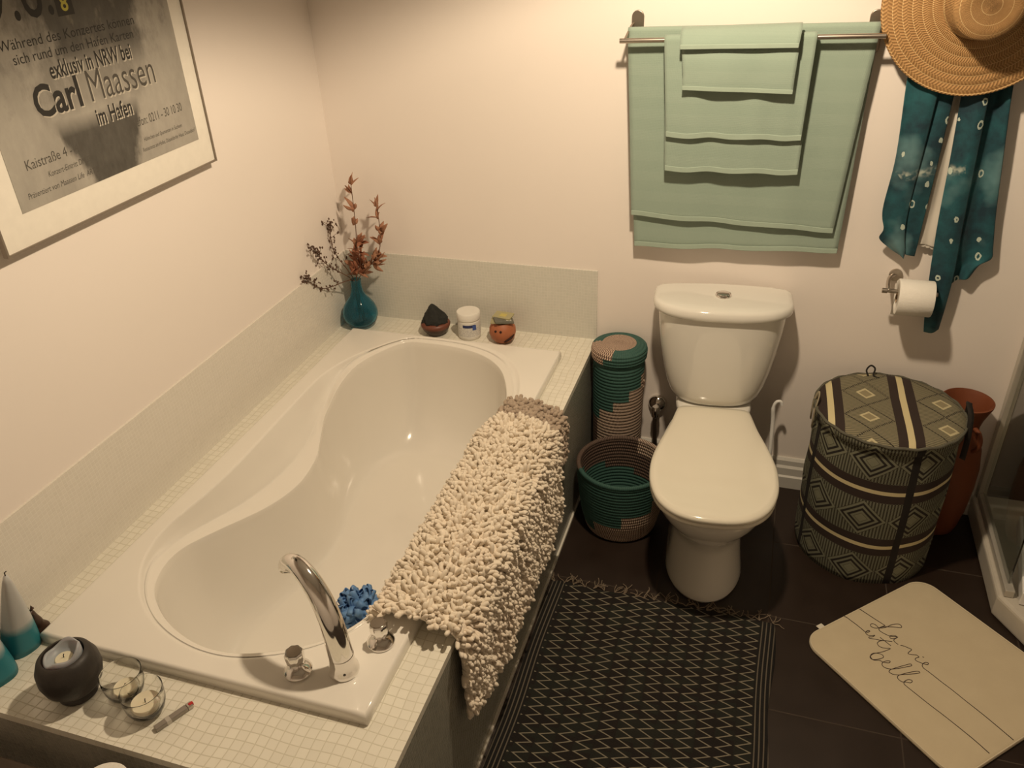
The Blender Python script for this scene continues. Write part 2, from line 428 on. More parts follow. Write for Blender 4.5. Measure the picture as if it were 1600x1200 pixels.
# tank
def tank_sec(hw, f1, z, n=72):
    out = []
    for k in range(n):
        a = 2*PI*k/n; ca, sa = math.cos(a), math.sin(a)
        if sa >= 0: u = hw*math.copysign(abs(ca)**.74, ca); f = .085+(f1-.085)*abs(sa)**.86
        else: u = hw*math.copysign(abs(ca)**.16, ca); f = .085-(.083)*abs(sa)**.16
        out.append(F(u, f, z))
    return out
rg = [tank_sec(hw, f1, z) for hw, f1, z in ((.105, .15, .436), (.130, .172, .440), (.146, .184, .452), (.160, .192, .475), (.172, .197, .51), (.186, .201, .57), (.198, .203, .64), (.208, .204, .72), (.212, .204, .77), (.213, .204, .787))]
MB().loft(rg).make('tank', M_por, wc, angle=60)
rg = [tank_sec(hw, f1, z) for hw, f1, z in ((.212, .204, .786), (.226, .214, .788), (.231, .218, .793), (.2325, .219, .803), (.230, .217, .815), (.224, .212, .822), (.21, .204, .8265), (.17, .178, .830), (.10, .14, .832), (.01, .09, .833))]
MB().loft(rg).make('tank_lid', M_por, wc, angle=60)
MB().lathe([(.0265, .829), (.0275, .8365), (.0255, .840), (.0225, .8385), (.0215, .8385), (.0205, .8425), (.017, .8445), (.001, .845)], 40, (0, -.098, 0)).make('flush_button', M_chrome, wc)

# water valve on the wall left of the toilet
v = thing('water_valve', 'chrome pipe flange and water pipe on wall left of toilet', 'valve', (1.275, -.001, .30))
b = MB(); b.lathe([(.036, 0), (.037, .004), (.034, .012), (.026, .022), (.014, .028), (.013, .042)], 36)
o = b.make('flange', M_chrome, v); o.rotation_euler = (R(90), 0, 0)
MB().tube(cr([(0, -.03, 0), (0, -.05, -.004), (.0, -.056, -.03), (0, -.054, -.10), (.01, -.05, -.2), (.04, -.05, -.27)], 5), .009, 14).make('pipe', M_dsteel, v)
MB().lathe([(.015, -.03), (.0165, -.027), (.0165, .008), (.012, .014)], 20, (0, -.054, -.0)).make('nut', M_chrome, v)

# toilet brush with hooked handle
tb = thing('toilet_brush', 'white hooked plastic brush handle in clear holder right of toilet', 'toilet brush', (1.708, -.135, 0), R(10))
MB().tube(cr([(0, 0, .05), (.004, .02, .2), (.004, .045, .33), (.0, .05, .39), (.008, .052, .415), (.022, .052, .418), (.028, .05, .405)], 6), [.0075]*19+[.0060]*18, 12).make('handle', M_white, tb)
M_clear = mat('clear_plastic', (.9, .9, .88), .15, fn=lambda m: {}, Transmission_Weight=.85, IOR=1.4)
MB().lathe([(.036, 0), (.038, .004), (.040, .075), (.042, .08), (.039, .08), (.036, .006), (.001, .005)], 32).make('holder', M_clear, tb)
MB().lathe([(.012, .03), (.026, .035), (.03, .06), (.026, .09), (.008, .10)], 24).make('brush_head', mat('brush_bristle', (.7, .7, .68), .9), tb)

# ------------------------------------------------------------------ shower corner
M_dtile = mat('dark_shower_tile', rough=.3, fn=lambda m: (lambda x, y, z, v: {'Base Color': mix(mx(fr(x/.2) < .012, fr(z/.2) < .012), mix(noi(4), (.035, .028, .022), (.06, .048, .036)), (.11, .09, .07))})(*coords()))
structure(MB().box((2.462, -.008, .06), (XR, 0, 2.1)).make('trim_3', M_dtile, smooth=False))
sh = thing('shower_tray', 'low cream shower tray with chamfered rim in right corner', 'shower tray', (0, 0, 0))
out = [(2.425, -.001), (2.425, -.53), (2.50, -.655), (2.72, -.88), (XR-.002, -.88), (XR-.002, -.001)]
inn = [(2.485, -.06), (2.485, -.52), (2.545, -.615), (2.745, -.82), (XR-.05, -.82), (XR-.05, -.06)]
M_tray = mat('tray_acrylic', (.56, .52, .45), .3)
b = MB()
b.loft([[(x, y, 0) for x, y in out], [(x, y, .085) for x, y in out], [(x, y, .085) for x, y in inn], [(x, y, .045) for x, y in inn]], True, True)
bevel(b.make('tray', M_tray, sh, smooth=False), .012, 3)
M_glass = mat('shower_glass', (.75, .78, .74), .03, fn=lambda m: {}, Transmission_Weight=1.0, IOR=1.45)
pn = thing('shower_screen', 'clear glass shower side screen with pale metal frame', 'shower screen', (0, 0, 0))
MB().box((2.452, -.50, .11), (2.457, -.03, 1.95)).make('glass_pane', M_glass, pn, smooth=False)
M_frame = mat('satin_frame', (.55, .52, .46), .35, .4)
bevel(MB().box((2.437, -.034, .086), (2.468, -.001, 1.97)).make('wall_post', M_frame, pn, smooth=False), .003)
bevel(MB().box((2.440, -.535, .086), (2.468, -.034, .112)).make('bottom_rail', M_frame, pn, smooth=False), .003)
dr = thing('shower_door', 'folded white framed shower door leaning back into the tray', 'shower door', (0, 0, 0))
d0 = Vector((2.474, -.560)); dd = Vector((.17, .985)).normalized(); dn = Vector((dd.y, -dd.x))
def slab(a, b_, o0, o1, z0, z1):
    pts = [d0+dd*a+dn*o0, d0+dd*b_+dn*o0, d0+dd*b_+dn*o1, d0+dd*a+dn*o1]
    m_ = MB(); m_.loft([[(p.x, p.y, z0) for p in pts], [(p.x, p.y, z1) for p in pts]]); return m_
for k in (0, 1):
    bevel(slab(.0, .40, .003+k*.040, .026+k*.040, .088, .135).make('bottom_frame', M_white, dr, smooth=False), .003)
    slab(.01, .39, .012+k*.040, .017+k*.040, .135, 1.9).make('door_glass', M_glass, dr, smooth=False)
slab(.0, .39, .029, .041, .088, .112).make('hinge_strip', mat('dark_rubber', (.03, .02, .016), .6), dr, smooth=False)

# ------------------------------------------------------------------ towel rail
RX0, RX1 = 1.108, 1.852
rail = thing('towel_rail', 'double steel towel rail on wall above toilet', 'towel rail', (0, 0, 0))
def barz(x, z0, z1): return z0+(z1-z0)*(x-RX0)/(RX1-RX0)
ZF = lambda x: barz(x, 1.629, 1.647)
ZB = lambda x: barz(x, 1.648, 1.664)
YFb, YBb = -.105, -.052
MB().tube([(RX0, YFb, ZF(RX0)), (RX1, YFb, ZF(RX1))], .0075, 20).make('front_bar', M_steel, rail)
MB().tube([(RX0+.02, YBb, ZB(RX0)), (RX1-.02, YBb, ZB(RX1))], .0075, 20).make('rear_bar', M_steel, rail)
for mxx in (1.144, 1.829):
    pts = [(mxx+.019*math.cos(a), 1.684+.019*math.sin(a)) for a in [PI*k/12 for k in range(13)]]+[(mxx-.019*math.cos(a), 1.60-.019*math.sin(a)) for a in [PI*k/12 for k in range(13)]]
    bevel(prism(pts, -.007, -.0005, 'y').make('wall_plate', M_dsteel, rail), .002)
    s_ = -1 if mxx < 1.4 else 1
    arm = [(mxx+s_*.012, .0, 1.655), (mxx+s_*.016, -.03, 1.652), (mxx+s_*.02, YFb-.005, ZF(mxx))]
    b = MB(); b.loft([[(x-.003, y, z-.014+.006*i), (x+.003, y, z-.014+.006*i), (x+.003, y, z+.014-.004*i), (x-.003, y, z+.014-.004*i)] for i, (x, y, z) in enumerate(arm)])
    b.make('arm', M_dsteel, rail, smooth=False)

def f_towel(m):
    x, y, z, v = coords()
    n = noi(420, 2); big = noi(7, 3)
    st = clamp((sn(z*95.0)+.2)*2.0)*.35
    c = mix(big, (.275, .36, .30), (.315, .405, .335))
    c = mix(st*.5, c, (.36, .445, .375))
    w_ = sn(x*2400.0)*.3+sn(z*2400.0)*.3+n
    return {'Base Color': c, 'bump': (w_+st, .35, .0012)}
M_towel = mat('towel_cotton', rough=.95, fn=f_towel, Sheen_Weight=.25)
M_hem = mat('towel_hem', (.345, .435, .36), .9, Sheen_Weight=.2)
def towel(name, label, x0f, x1f, bar, ybar, zbar, rad, zf, zb, group, seed, yfront, yback, hem=.014):
    """zf / zb: bottom z (left,right) of front / back layer; yfront/yback layer distances at bottom"""
    t = thing(name, label, 'towel', (0, 0, 0), 0, group)
    nx = 44; vs = []; rows = []
    for side, (zl, zr), yb in ((1, zb, yback), (0, zf, yfront)):
        pass
    prof = []
    NV = 30
    for i in range(NV+1): prof.append(('b', i/NV))          # back bottom -> top
    for i in range(1, 12): prof.append(('t', i/12))
    for i in range(NV+1): prof.append(('f', 1-i/NV))
    for kind, s_ in prof:
        for j in range(nx+1):
            q = j/nx
            x0, x1 = x0f(s_ if kind != 't' else 1, kind), x1f(s_ if kind != 't' else 1, kind)
            x = x0+(x1-x0)*q; zt = zbar(x)
            wav = math.sin(q*13+seed)*.0035+math.sin(q*29+seed*2)*.0015
            if kind == 't':
                a = PI*s_; y = ybar-rad*-math.cos(a)*-1; y = ybar+rad*math.cos(a); z = zt+rad*math.sin(a)
            else:
                zl, zr = (zb if kind == 'b' else zf); zbm = zl+(zr-zl)*q+.0025*math.sin(q*17+seed)
                z = zbm+(zt-zbm)*s_
                y1 = ybar+rad*(1 if kind == 'b' else -1); y0 = (yback if kind == 'b' else yfront)
                e = (1-s_); y = y1+(y0-y1)*min(1, e*1.3)**.8+wav*min(1, e*2)*(1 if kind == 'f' else .6)
                if kind == 'f': y = y
            vs.append((x, y, z))
    m_ = nx+1; fs = []
    for i in range(len(prof)-1):
        for j in range(nx): fs.append((i*m_+j, i*m_+j+1, (i+1)*m_+j+1, (i+1)*m_+j))
    o = pyd('cloth', vs, fs, M_towel, t, angle=180); solid(o, .0045)
    # hems along both bottom edges
    for base in (0, (len(prof)-1)*m_):
        sgn = 1 if base == 0 else -1
        p0 = [Vector(vs[base+j]) for j in range(m_)]
        b = MB()
        rr = []
        for p in p0:
            rr.append([(p.x, p.y-.0036, p.z-.003), (p.x, p.y+.0036, p.z-.003), (p.x, p.y+.0036, p.z+hem), (p.x, p.y-.0036, p.z+hem)])
        b.loft(rr); bevel(b.make('hem', M_hem, t), .0015, 2)
    return t
G_T = 'sea green towels on the rail'
lin = lambda a, b_: (lambda s_, k: b_+(a-b_)*s_)
towel('bath_towel', 'large sea green bath towel hanging widest on the rear bar', lambda s_, k: (1.124+(1-s_)*(.030 if k == 'f' else .042)), lambda s_, k: (1.838-(1-s_)*(.036 if k == 'f' else .012)),
      None, YBb, ZB, .0105, (1.072, 1.058), (.955, .985), G_T, 1.0, -.064, -.046)
towel('hand_towel', 'medium sea green hand towel hanging under the small towel', lambda s_, k: 1.244+(1-s_)*.020, lambda s_, k: 1.672-(1-s_)*(.006 if k == 'f' else .002),
      None, YFb, ZF, .0125, (1.354, 1.358), (1.243, 1.250), G_T, 2.3, -.122, -.106)
def gz(x): return ZF(x)+.002
# guest towel: short flap folded over a longer one, both in front
gt = thing('guest_towel', 'smallest sea green guest towel draped on top in front', 'towel', (0, 0, 0), 0, G_T)
prof = [(-.150, 1.500), (-.151, 1.54), (-.150, 1.58), (-.143, 1.62), (-.134, 1.645), (-.126, 1.6585), (-.112, 1.664), (-.100, 1.664), (-.088, 1.660), (-.084, 1.66)]
def sheet(prof, x0, x1, nx, seed, drop, amp):
    prof = cr([(p[0], p[1], 0) for p in prof], 5); vs = []
    for i, p in enumerate(prof):
        e = max(0, min(1, (1.66-p.y)/.12))
        for j in range(nx+1):
            q = j/nx; vs.append((x0(e)+(x1(e)-x0(e))*q, p.x+amp*math.sin(q*11+seed)*e, p.y+drop*(q-.5)+.016*(q-.5)*(1-e)))
    m_ = nx+1
    return vs, [(i*m_+j, i*m_+j+1, (i+1)*m_+j+1, (i+1)*m_+j) for i in range(len(prof)-1) for j in range(nx)], m_, len(prof)
for pr, sd in ((prof, 1), ([(-.163, 1.622), (-.161, 1.635), (-.152, 1.652), (-.138, 1.668), (-.120, 1.6735), (-.104, 1.673), (-.091, 1.667)], 4)):
    vs, fs, m_, nr = sheet(pr, (lambda e: 1.296+.012*e) if sd == 1 else (lambda e: 1.294+.008*e), (lambda e: 1.629-.004*e) if sd == 1 else (lambda e: 1.629-.012*e), 30, sd, -.004, .0022)
    solid(pyd('cloth' if sd == 1 else 'folded_flap', vs, fs, M_towel, gt, angle=180), .005)
    p0 = [Vector(vs[j]) for j in range(m_)]; b = MB()
    b.loft([[(p.x, p.y-.0036, p.z-.003), (p.x, p.y+.0036, p.z-.003), (p.x, p.y+.0036, p.z+.010), (p.x, p.y-.0036, p.z+.010)] for p in p0])
    bevel(b.make('hem', M_hem, gt), .0015, 2)

# ------------------------------------------------------------------ toilet paper holder
tp = thing('paper_holder', 'steel toilet paper holder arm on wall below scarf', 'paper holder', (2.0, 0, .885))
MB().tube(cr([(.02, -.002, .02), (.0, -.03, .018), (-.005, -.085, .005), (0.01, -.092, .0), (.14, -.092, .0)], 5), .007, 14).make('arm', M_steel, tp)
MB().lathe([(.021, 0), (.021, .006), (.010, .009)], 28).make('wall_plate', M_steel, tp).rotation_euler = (R(90), 0, 0)
tp.children[-1].location = (.02, -.0005, .02)
o = MB().lathe([(.0085, -.012), (.0085, .004)], 20).make('end_cap', M_steel, tp); o.rotation_euler = (0, R(90), 0); o.location = (-.012, -.092, 0)
M_paper = mat('tissue_paper', (.80, .77, .71), .95, fn=lambda m: {'Base Color': mix(noi(60), (.78, .75, .69), (.83, .80, .74)), 'bump': (noi(160, 3), .5, .002)})
ro = thing('toilet_roll', 'white toilet paper roll hanging on the steel holder', 'toilet paper', (2.075, -.092, .868), 0)
b = MB(); b.lathe([(.021, -.052), (.056, -.052), (.0575, -.049), (.0575, .049), (.056, .052), (.021, .052), (.021, -.052)], 56, cap0=False, cap1=False)
o = b.make('roll', M_paper, ro); o.rotation_euler = (0, R(90), 0)
MB().lathe([(.0205, -.0525), (.0205, .0525)], 32, cap0=False, cap1=False).make('core', mat('cardboard', (.35, .25, .16), .9), ro).rotation_euler = (0, R(90), 0)
solid(ro.children[-1], .001, -1)
vs = []; fs = []
for i in range(12):
    a = R(20)+i*.0; z = .03-.011*i; y = .0585 if z < 0 else .0585
    for x in (-.051, .051): vs.append((x, .0585-.0*(i), z))
for i in range(11): fs.append((2*i, 2*i+1, 2*i+3, 2*i+2))
solid(pyd('loose_sheet', vs, fs, M_paper, ro), .001)

# ------------------------------------------------------------------ straw hat, scarf, cloth
HC = Vector((2.076, 0, 1.738))
def f_straw(m):
    x, y, z, v = coords()
    r = V.m('SQRT', x*x+z*z); a = V.m('ARCTAN2', z, x)
    p = fr(r/.0245)
    br = sn(a*150.0+p*9.0)*.5+.5
    br2 = sn(a*150.0-p*9.0)*.5+.5
    hb = clamp(br*(p < .5)+br2*(p > .5))
    n = noi(60, 4)
    c = mix(hb*.6+n*.4, (.235, .115, .037), (.54, .32, .13))
    c = mix((p > .93), c, (.62, .42, .20))
    return {'Base Color': c, 'bump': (hb+n, .7, .002)}
M_straw = mat('straw', rough=.8, fn=f_straw)
hat = thing('straw_hat', 'wide brimmed woven straw hat hung high beside the towel rail', 'hat', (HC.x, -.088, HC.z))
rng = []; n_ = 120
profh = []
def ridge(r): return .0028*abs(math.sin(PI*r/.0245))
k = 0
rs = [ .245-.0035*i for i in range(43)]
for r in rs:
    profh.append((r, -.0-.035*(1-(r/.245))**1.0+.0))
for i in range(1, 30):
    a = i/29; r = .0955-.014*a-.0 if a < .75 else .085-.06*((a-.75)/.25)**1.8
    d = -.034-.10*min(1, a*1.15)
    profh.append((r, d))
profh.append((.003, profh[-1][1]-.003))
rings = []
for r, d in profh:
    ring = []
    for q in range(n_):
        a = 2*PI*q/n_; wob = .006*math.sin(2*a+.6)*(r/.25)**2+.003*math.sin(5*a)*(r/.25)**3 if r > .1 else 0
        ring.append((r*math.cos(a), d-ridge(r)+wob, r*math.sin(a)))
    rings.append(ring)
b = MB(); b.loft(rings, False, True); o = b.make('straw_weave', M_straw, hat, angle=180); solid(o, .004)
MB().tube([(.245*math.cos(2*PI*q/60), .006*math.sin(4*PI*q/60+.6)+.003*math.sin(10*PI*q/60)-.0, .245*math.sin(2*PI*q/60)) for q in range(61)], .0045, 8).make('brim_edge', M_straw, hat)
MB().tube([(0, .0, .2), (0, .04, .195), (0, .056, .185)], .003, 8).make('hanging_loop', M_straw, hat)
tag(MB().tube(cr([(HC.x, -.001, HC.z+.175), (HC.x, -.02, HC.z+.172), (HC.x, -.035, HC.z+.176), (HC.x, -.037, HC.z+.19)], 5), .004, 10).make('wall_hook', M_steel), 'steel wall hook behind the straw hat', 'hook')

def f_scarf(m):
    x, y, z, v = coords()
    vo = V.nt.nodes.new('ShaderNodeTexVoronoi'); vo.inputs['Scale'].default_value = 18; vo.inputs['Randomness'].default_value = .45
    v2 = vec(x*1.25, 0.0, z*.8+x*.1); V.nt.links.new(v2, vo.inputs['Vector'])
    d = V(vo.outputs['Distance']); nn = noi(90, 2); d = d+(nn-.5)*.14
    ring = (d > .10)*(d < .18)
    core = d < .03
    n1 = noi(9, 5, None, .65); n2 = noi(4.2, 4)
    base = mix(clamp((n1-.38)*3.5), (.005, .030, .046), (.012, .098, .118))
    base = mix(clamp((n2-.58)*8.0)*.7, base, (.16, .30, .32))
    band = clamp(1.0-ab(z-1.27+x*.0+(n1-.5)*.06-.03*sn(x*9.0))*60.0)*clamp(noi(70, 1)*4.0-1.6)
    base = mix(band*.8*(noi(5.5, 1) > .50), base, (.50, .54, .46))
    c = mix(clamp(ring+core*.0), base, (.50, .58, .50))
    return {'Base Color': c, 'bump': (noi(300, 2), .2, .001)}
M_scarf = mat('tie_dye_cotton', rough=.85, fn=f_scarf, Sheen_Weight=.1)
scarf = thing('scarf', 'teal tie dyed scarf with white rings hanging below straw hat', 'scarf', (0, 0, 0))
def strip(name, lefts, rights, y0, amp, nf, seed, m, parent, nx=26, n=8, th=.0018):
    Lp = cr([(p[0], p[1], 0) for p in lefts], n); Rp = cr([(p[0], p[1], 0) for p in rights], n)
    vs = []
    for i, (a, b_) in enumerate(zip(Lp, Rp)):
        s_ = i/(len(Lp)-1)
        for j in range(nx+1):
            q = j/nx; x = a.x+(b_.x-a.x)*q; z = a.y+(b_.y-a.y)*q
            # folded pleats in depth
            y = y0(s_)+amp*math.sin(q*nf*2*PI+seed+s_*1.2)+.003*math.sin(s_*9+q*4)
            vs.append((x, y, z))
    m_ = nx+1
    o = pyd(name, vs, [(i*m_+j, i*m_+j+1, (i+1)*m_+j+1, (i+1)*m_+j) for i in range(len(Lp)-1) for j in range(nx)], m, parent, angle=180)
    return solid(o, th)
yb = lambda s_: -.052+.014*s_
strip('hanging_end', [(1.930, 1.60), (1.934, 1.50), (1.944, 1.30), (1.936, 1.14), (1.950, 1.075), (1.944, 1.04), (1.985, 1.005), (2.02, .985)],
      [(2.02, 1.60), (2.02, 1.50), (2.015, 1.32), (2.010, 1.18), (2.010, 1.10), (2.015, 1.05), (2.025, 1.005), (2.026, .984)], lambda s_: yb(s_)-.010, .007, .8, .3, M_scarf, scarf)
strip('hanging_end', [(2.005, 1.60), (2.000, 1.50), (1.995, 1.32), (1.995, 1.18), (1.998, 1.10), (1.998, 1.06), (2.00, 1.03), (2.01, 1.00)],
      [(2.066, 1.60), (2.064, 1.50), (2.063, 1.32), (2.062, 1.20), (2.060, 1.13), (2.059, 1.07), (2.058, 1.01), (2.058, .985)], yb, .006, .6, 2.0, M_scarf, scarf)
strip('hanging_end', [(2.078, 1.60), (2.082, 1.50), (2.092, 1.30), (2.098, 1.12), (2.106, .99), (2.112, .92), (2.124, .80), (2.134, .730)],
      [(2.150, 1.60), (2.150, 1.50), (2.160, 1.30), (2.168, 1.12), (2.176, .99), (2.178, .92), (2.177, .82), (2.175, .745)], lambda s_: yb(s_)-.014, .009, .7, 1.2, M_scarf, scarf)
strip('hanging_end', [(2.140, 1.60), (2.145, 1.50), (2.15, 1.30), (2.155, 1.12), (2.165, 1.03), (2.170, .97), (2.172, .935), (2.180, .905)],
      [(2.205, 1.60), (2.208, 1.50), (2.232, 1.30), (2.252, 1.14), (2.268, 1.04), (2.272, 1.0), (2.245, .975), (2.228, .93)], lambda s_: yb(s_)+.004, .010, 1.1, 4.2, M_scarf, scarf)
M_cl = mat('white_cotton', (.66, .61, .54), .9, fn=lambda m: {'Base Color': mix(noi(8), (.60, .56, .49), (.68, .64, .57)), 'bump': (noi(200, 2), .2, .001)})
wcl = thing('white_cloth', 'thin white cloth with scalloped hem hanging between scarf ends', 'cloth', (0, 0, 0))
o = strip('cloth', [(2.055, 1.60), (2.055, 1.4), (2.048, 1.25), (2.045, 1.15), (2.043, 1.08), (2.043, 1.030)], [(2.10, 1.60), (2.105, 1.4), (2.112, 1.25), (2.118, 1.15), (2.122, 1.08), (2.125, 1.013)], lambda s_: -.024, .003, 2, 0, M_cl, wcl)
b = MB()
for i in range(6):
    cx = 2.050+i*.0138; cz = 1.029-i*.0032
    b.add([(cx+.0075*math.cos(a), -.0255, cz+.0075*math.sin(a)) for a in [PI+PI*k/8 for k in range(9)]]+[(cx+.0075*math.cos(a), -.0235, cz+.0075*math.sin(a)) for a in [PI+PI*k/8 for k in range(9)]],
          [tuple(range(9)), tuple(range(9, 18))[::-1]]+[(k, k+9, k+10, k+1) for k in range(8)])
b.make('scalloped_hem', M_cl, wcl, smooth=False)

# ------------------------------------------------------------------ coiled baskets
TEAL = ((.022, .070, .058), (.045, .125, .105)); CRM = ((.10, .055, .042), (.58, .46, .36)); BRN = ((.035, .02, .014), (.16, .105, .08))
def basket_mat(name, expr, N):
    def f(m):
        x, y, z, v = coords(); a = V.m('ARCTAN2', y, x)
        st = clamp(sn(a*float(N)+fl(z/.0135)*2.4)*1.6+.5)
        teal, brn = expr(x, y, z, a)
        n = noi(50, 3)
        c_t = mix(clamp(st*.35+n*.6), *TEAL); c_c = mix(st, *CRM); c_b = mix(st*.8, *BRN)
        c = mix(brn, c_c, c_b); c = mix(teal, c, c_t)
        return {'Base Color': c, 'bump': (st, .4, .001)}
    return mat(name, rough=.75, fn=f)
def coil_prof(pts, h=.0135, bulge=.0035):
    """scalloped profile along a polyline (r,z), outward side = left of direction"""
    P = [Vector((p[0], p[1])) for p in pts]; out = []; 
    L_ = [0]
    for i in range(1, len(P)): L_.append(L_[-1]+(P[i]-P[i-1]).length)
    tot = L_[-1]; nc = max(1, round(tot/h)); ns = nc*5
    for k in range(ns+1):
        s_ = tot*k/ns; i = max(j for j in range(len(P)) if L_[j] <= s_+1e-9); i = min(i, len(P)-2)
        t = (s_-L_[i])/(L_[i+1]-L_[i]); p = P[i].lerp(P[i+1], t); d = (P[i+1]-P[i]).normalized(); nrm = Vector((d.y, -d.x))
        e = abs(math.sin(PI*k/5))**.7*bulge
        out.append((max(.0008, p.x+nrm.x*e), p.y+nrm.y*e))
    return out
# tall lidded cylinder
def e_tall(x, y, z, a):
    s_ = fl((a+.35)/.55)*.040+.30-.04
    step = .355-.0*a
    an = V.m('ARCTAN2', y, x)              # -pi/2 faces the camera
    th = .40+fl((an+PI/2)/.62)*.045       # stepped edge rising to the right
    return (z > th), ((an+PI/2) < -.75)*(z < .385)
M_bt = basket_mat('tall_basket_weave', e_tall, 110)
bt = thing('woven_basket', 'tall lidded teal and cream coiled basket beside the tub', 'basket', (1.136, -.106, 0))
MB().lathe(coil_prof([(.001, 0), (.080, 0), (.086, .012), (.088, .10), (.090, .25), (.092, .40), (.092, .515), (.090, .545)]), 110).make('body', M_bt, bt, angle=180)
def f_lid(m):
    x, y, z, v = coords(); a = V.m('ARCTAN2', y, x); r = V.m('SQRT', x*x+y*y)
    st = clamp(sn(a*70.0+fl(r/.0135)*1.3)*1.8+.5)
    teal = mx((r > .062)*(a > -1.65), (z < .578)*(a > -2.0)*(r > .07))
    n = noi(50, 3)
    c = mix(teal, mix(st, (.10, .05, .035), (.58, .44, .34)), mix(clamp(st*.35+n*.6), *TEAL))
    return {'Base Color': c, 'bump': (st, .5, .001)}
M_bl = mat('basket_lid_weave', rough=.75, fn=f_lid)
MB().lathe(coil_prof([(.092, .548), (.098, .552), (.100, .578), (.097, .590), (.08, .597), (.04, .601), (.001, .602)]), 110).make('lid', M_bl, bt, angle=180)
MB().tube([(.092*math.cos(R(-8))+.008*math.cos(2*PI*k/16)*.4+.006, .1*math.sin(R(-8)), .45+.016*math.sin(2*PI*k/16)) for k in range(17)], .0022, 6).make('side_loop', M_bt, bt)
# low open basket
def e_low(x, y, z, a):
    th = .155-fl((a+PI/2-.25)/.55)*-.045
    th2 = .135+fl((a+PI/2-.2)/.75)*.05
    front = (a < -.15)
    teal = front*(z > th2)+(a < -2.2)*(z > .09)
    return clamp(teal), (a > .1)*(z > .16)
M_bw = basket_mat('low_basket_weave', e_low, 130)
def e_in(x, y, z, a):
    an = a
    return (z < .15+fl((an-1.4)/.8)*.03), (z > .12)*(1.0-(an > .5)*(an < 1.35)*(z > .215))
M_bi = basket_mat('low_basket_inside_weave', e_in, 120)
bo = thing('woven_basket', 'low open teal and cream coiled basket beside the toilet', 'basket', (1.207, -.378, 0))
po = [(.001, 0), (.112, 0), (.126, .012), (.142, .08), (.150, .15), (.156, .22), (.158, .265)]
MB().lathe(coil_prof(po), 130, cap1=False).make('body', M_bw, bo, angle=180)
pi_ = [(.150, .265), (.148, .22), (.141, .15), (.133, .08), (.119, .016), (.110, .008), (.001, .006)]
MB().lathe(coil_prof(pi_, bulge=-.0035 if False else .0035), 130, cap0=False).make('inner_weave', M_bi, bo, angle=180)
def f_rim(m):
    x, y, z, v = coords(); a = V.m('ARCTAN2', y, x); st = clamp(sn(a*150.0)*1.2+.5)
    c = mix((a > .5)*(a < 1.35), mix(st, *BRN), mix(st, *CRM)); c = mix((a < -.4)*(a > -2.6), c, mix(st*.5, *TEAL))
    return {'Base Color': c, 'bump': (st, .4, .001)}
MB().tube([(.1545*math.cos(2*PI*k/96), .1545*math.sin(2*PI*k/96), .268) for k in range(97)], .0085, 10, False).make('rim', mat('basket_rim_weave', rough=.75, fn=f_rim), bo)

# ------------------------------------------------------------------ hamper
HR, HH = .222, .545
DK = (.014, .011, .009); CREAMY = (.60, .52, .30); OLV = (.185, .185, .125); BR = (.030, .018, .014)
def fabric(u, v_, hatch_lo=DK, hatch_hi=OLV, pv=.215, v0=.165, vert=True, pu=.155):
    """u along, v across the stripes"""
    vv = fr((v_-v0)/pv+.5)-.5; vv = vv*pv               # distance from nearest stripe
    av = ab(vv)
    dist = ab(av-pv/2)                                  # from the diamond row axis
    uu = (fr(u/pu)-.5)*pu
    d = ab(uu)/(.5*pu)+dist/.070
    zig = fr(d*3.6) < .5
    hs = fr(u/.0095) < .5
    hs = ab(hs-(fr(dist/.0055) > .85)*1.0)
    dia = d < 1.0
    pat = dia*zig+(1.0-dia)*hs
    core = d < .26
    col = mix(pat, hatch_lo, hatch_hi)
    col = mix(core, col, tuple(c*1.1 for c in OLV))
    band = av < .036; line = av < .0068
    col = mix(band, col, BR); col = mix(line, col, CREAMY)
    return col, pat
def f_ham(m):
    x, y, z, v = coords(); a = V.m('ARCTAN2', y, x)
    u = a*HR+.01
    zz = z+.004*sn(a*3.0)
    col, pat = fabric(u, zz, v0=.165)
    # vertical straps every quarter turn
    s_ = (fr((a+1.22)/(PI/2)+.5)-.5)*(PI/2*HR)
    col = mix(ab(s_) < .0125, col, (.010, .007, .006))
    return {'Base Color': col, 'bump': (pat, .3, .0008)}
M_ham = mat('woven_hamper_fabric', rough=.9, fn=f_ham)
def f_hlid(m):
    x, y, z, v = coords()
    u = y+.012*sn(x*9.0); w_ = x+.004*sn(y*8.0)
    vv = fr((w_-.046)/.226+.5)-.5; vv = vv*.226; av = ab(vv); dist = ab(av-.113)
    pu = .145; uu = (fr(u/pu+.1)-.5)*pu
    d = ab(uu)/(.5*pu)+dist/.072
    hs = fr(u/.0075) < .42
    ed = (ab(d-1.0) < .07)*(fr(u/.011+w_/.011) < .5)
    core = (ab(d-.36) < .07)
    col = mix(hs, (.225, .20, .125), (.095, .085, .055))
    col = mix(d < .42, col, (.26, .22, .13)); col = mix(core, col, (.50, .44, .27)); col = mix(ed, col, DK)
    col = mix(av < .038, col, BR); col = mix(av < .010, col, CREAMY)
    return {'Base Color': col}
M_hlid = mat('woven_hamper_lid_fabric', rough=.9, fn=f_hlid)
hm = thing('laundry_hamper', 'round patterned fabric laundry hamper with zipped lid', 'hamper', (2.045, -.268, 0), 0)
rings = []
for i in range(29):
    z = HH*i/28
    ring = []
    for k in range(96):
        a = 2*PI*k/96
        r = HR*(.985+.018*math.sin(PI*i/28))+.0035*noise.noise(Vector((math.cos(a)*2, math.sin(a)*2, z*9)))*1.5
        ring.append((r*math.cos(a), r*math.sin(a), z))
    rings.append(ring)
MB().loft(rings, True, True).make('body', M_ham, hm, angle=180)
rg = []
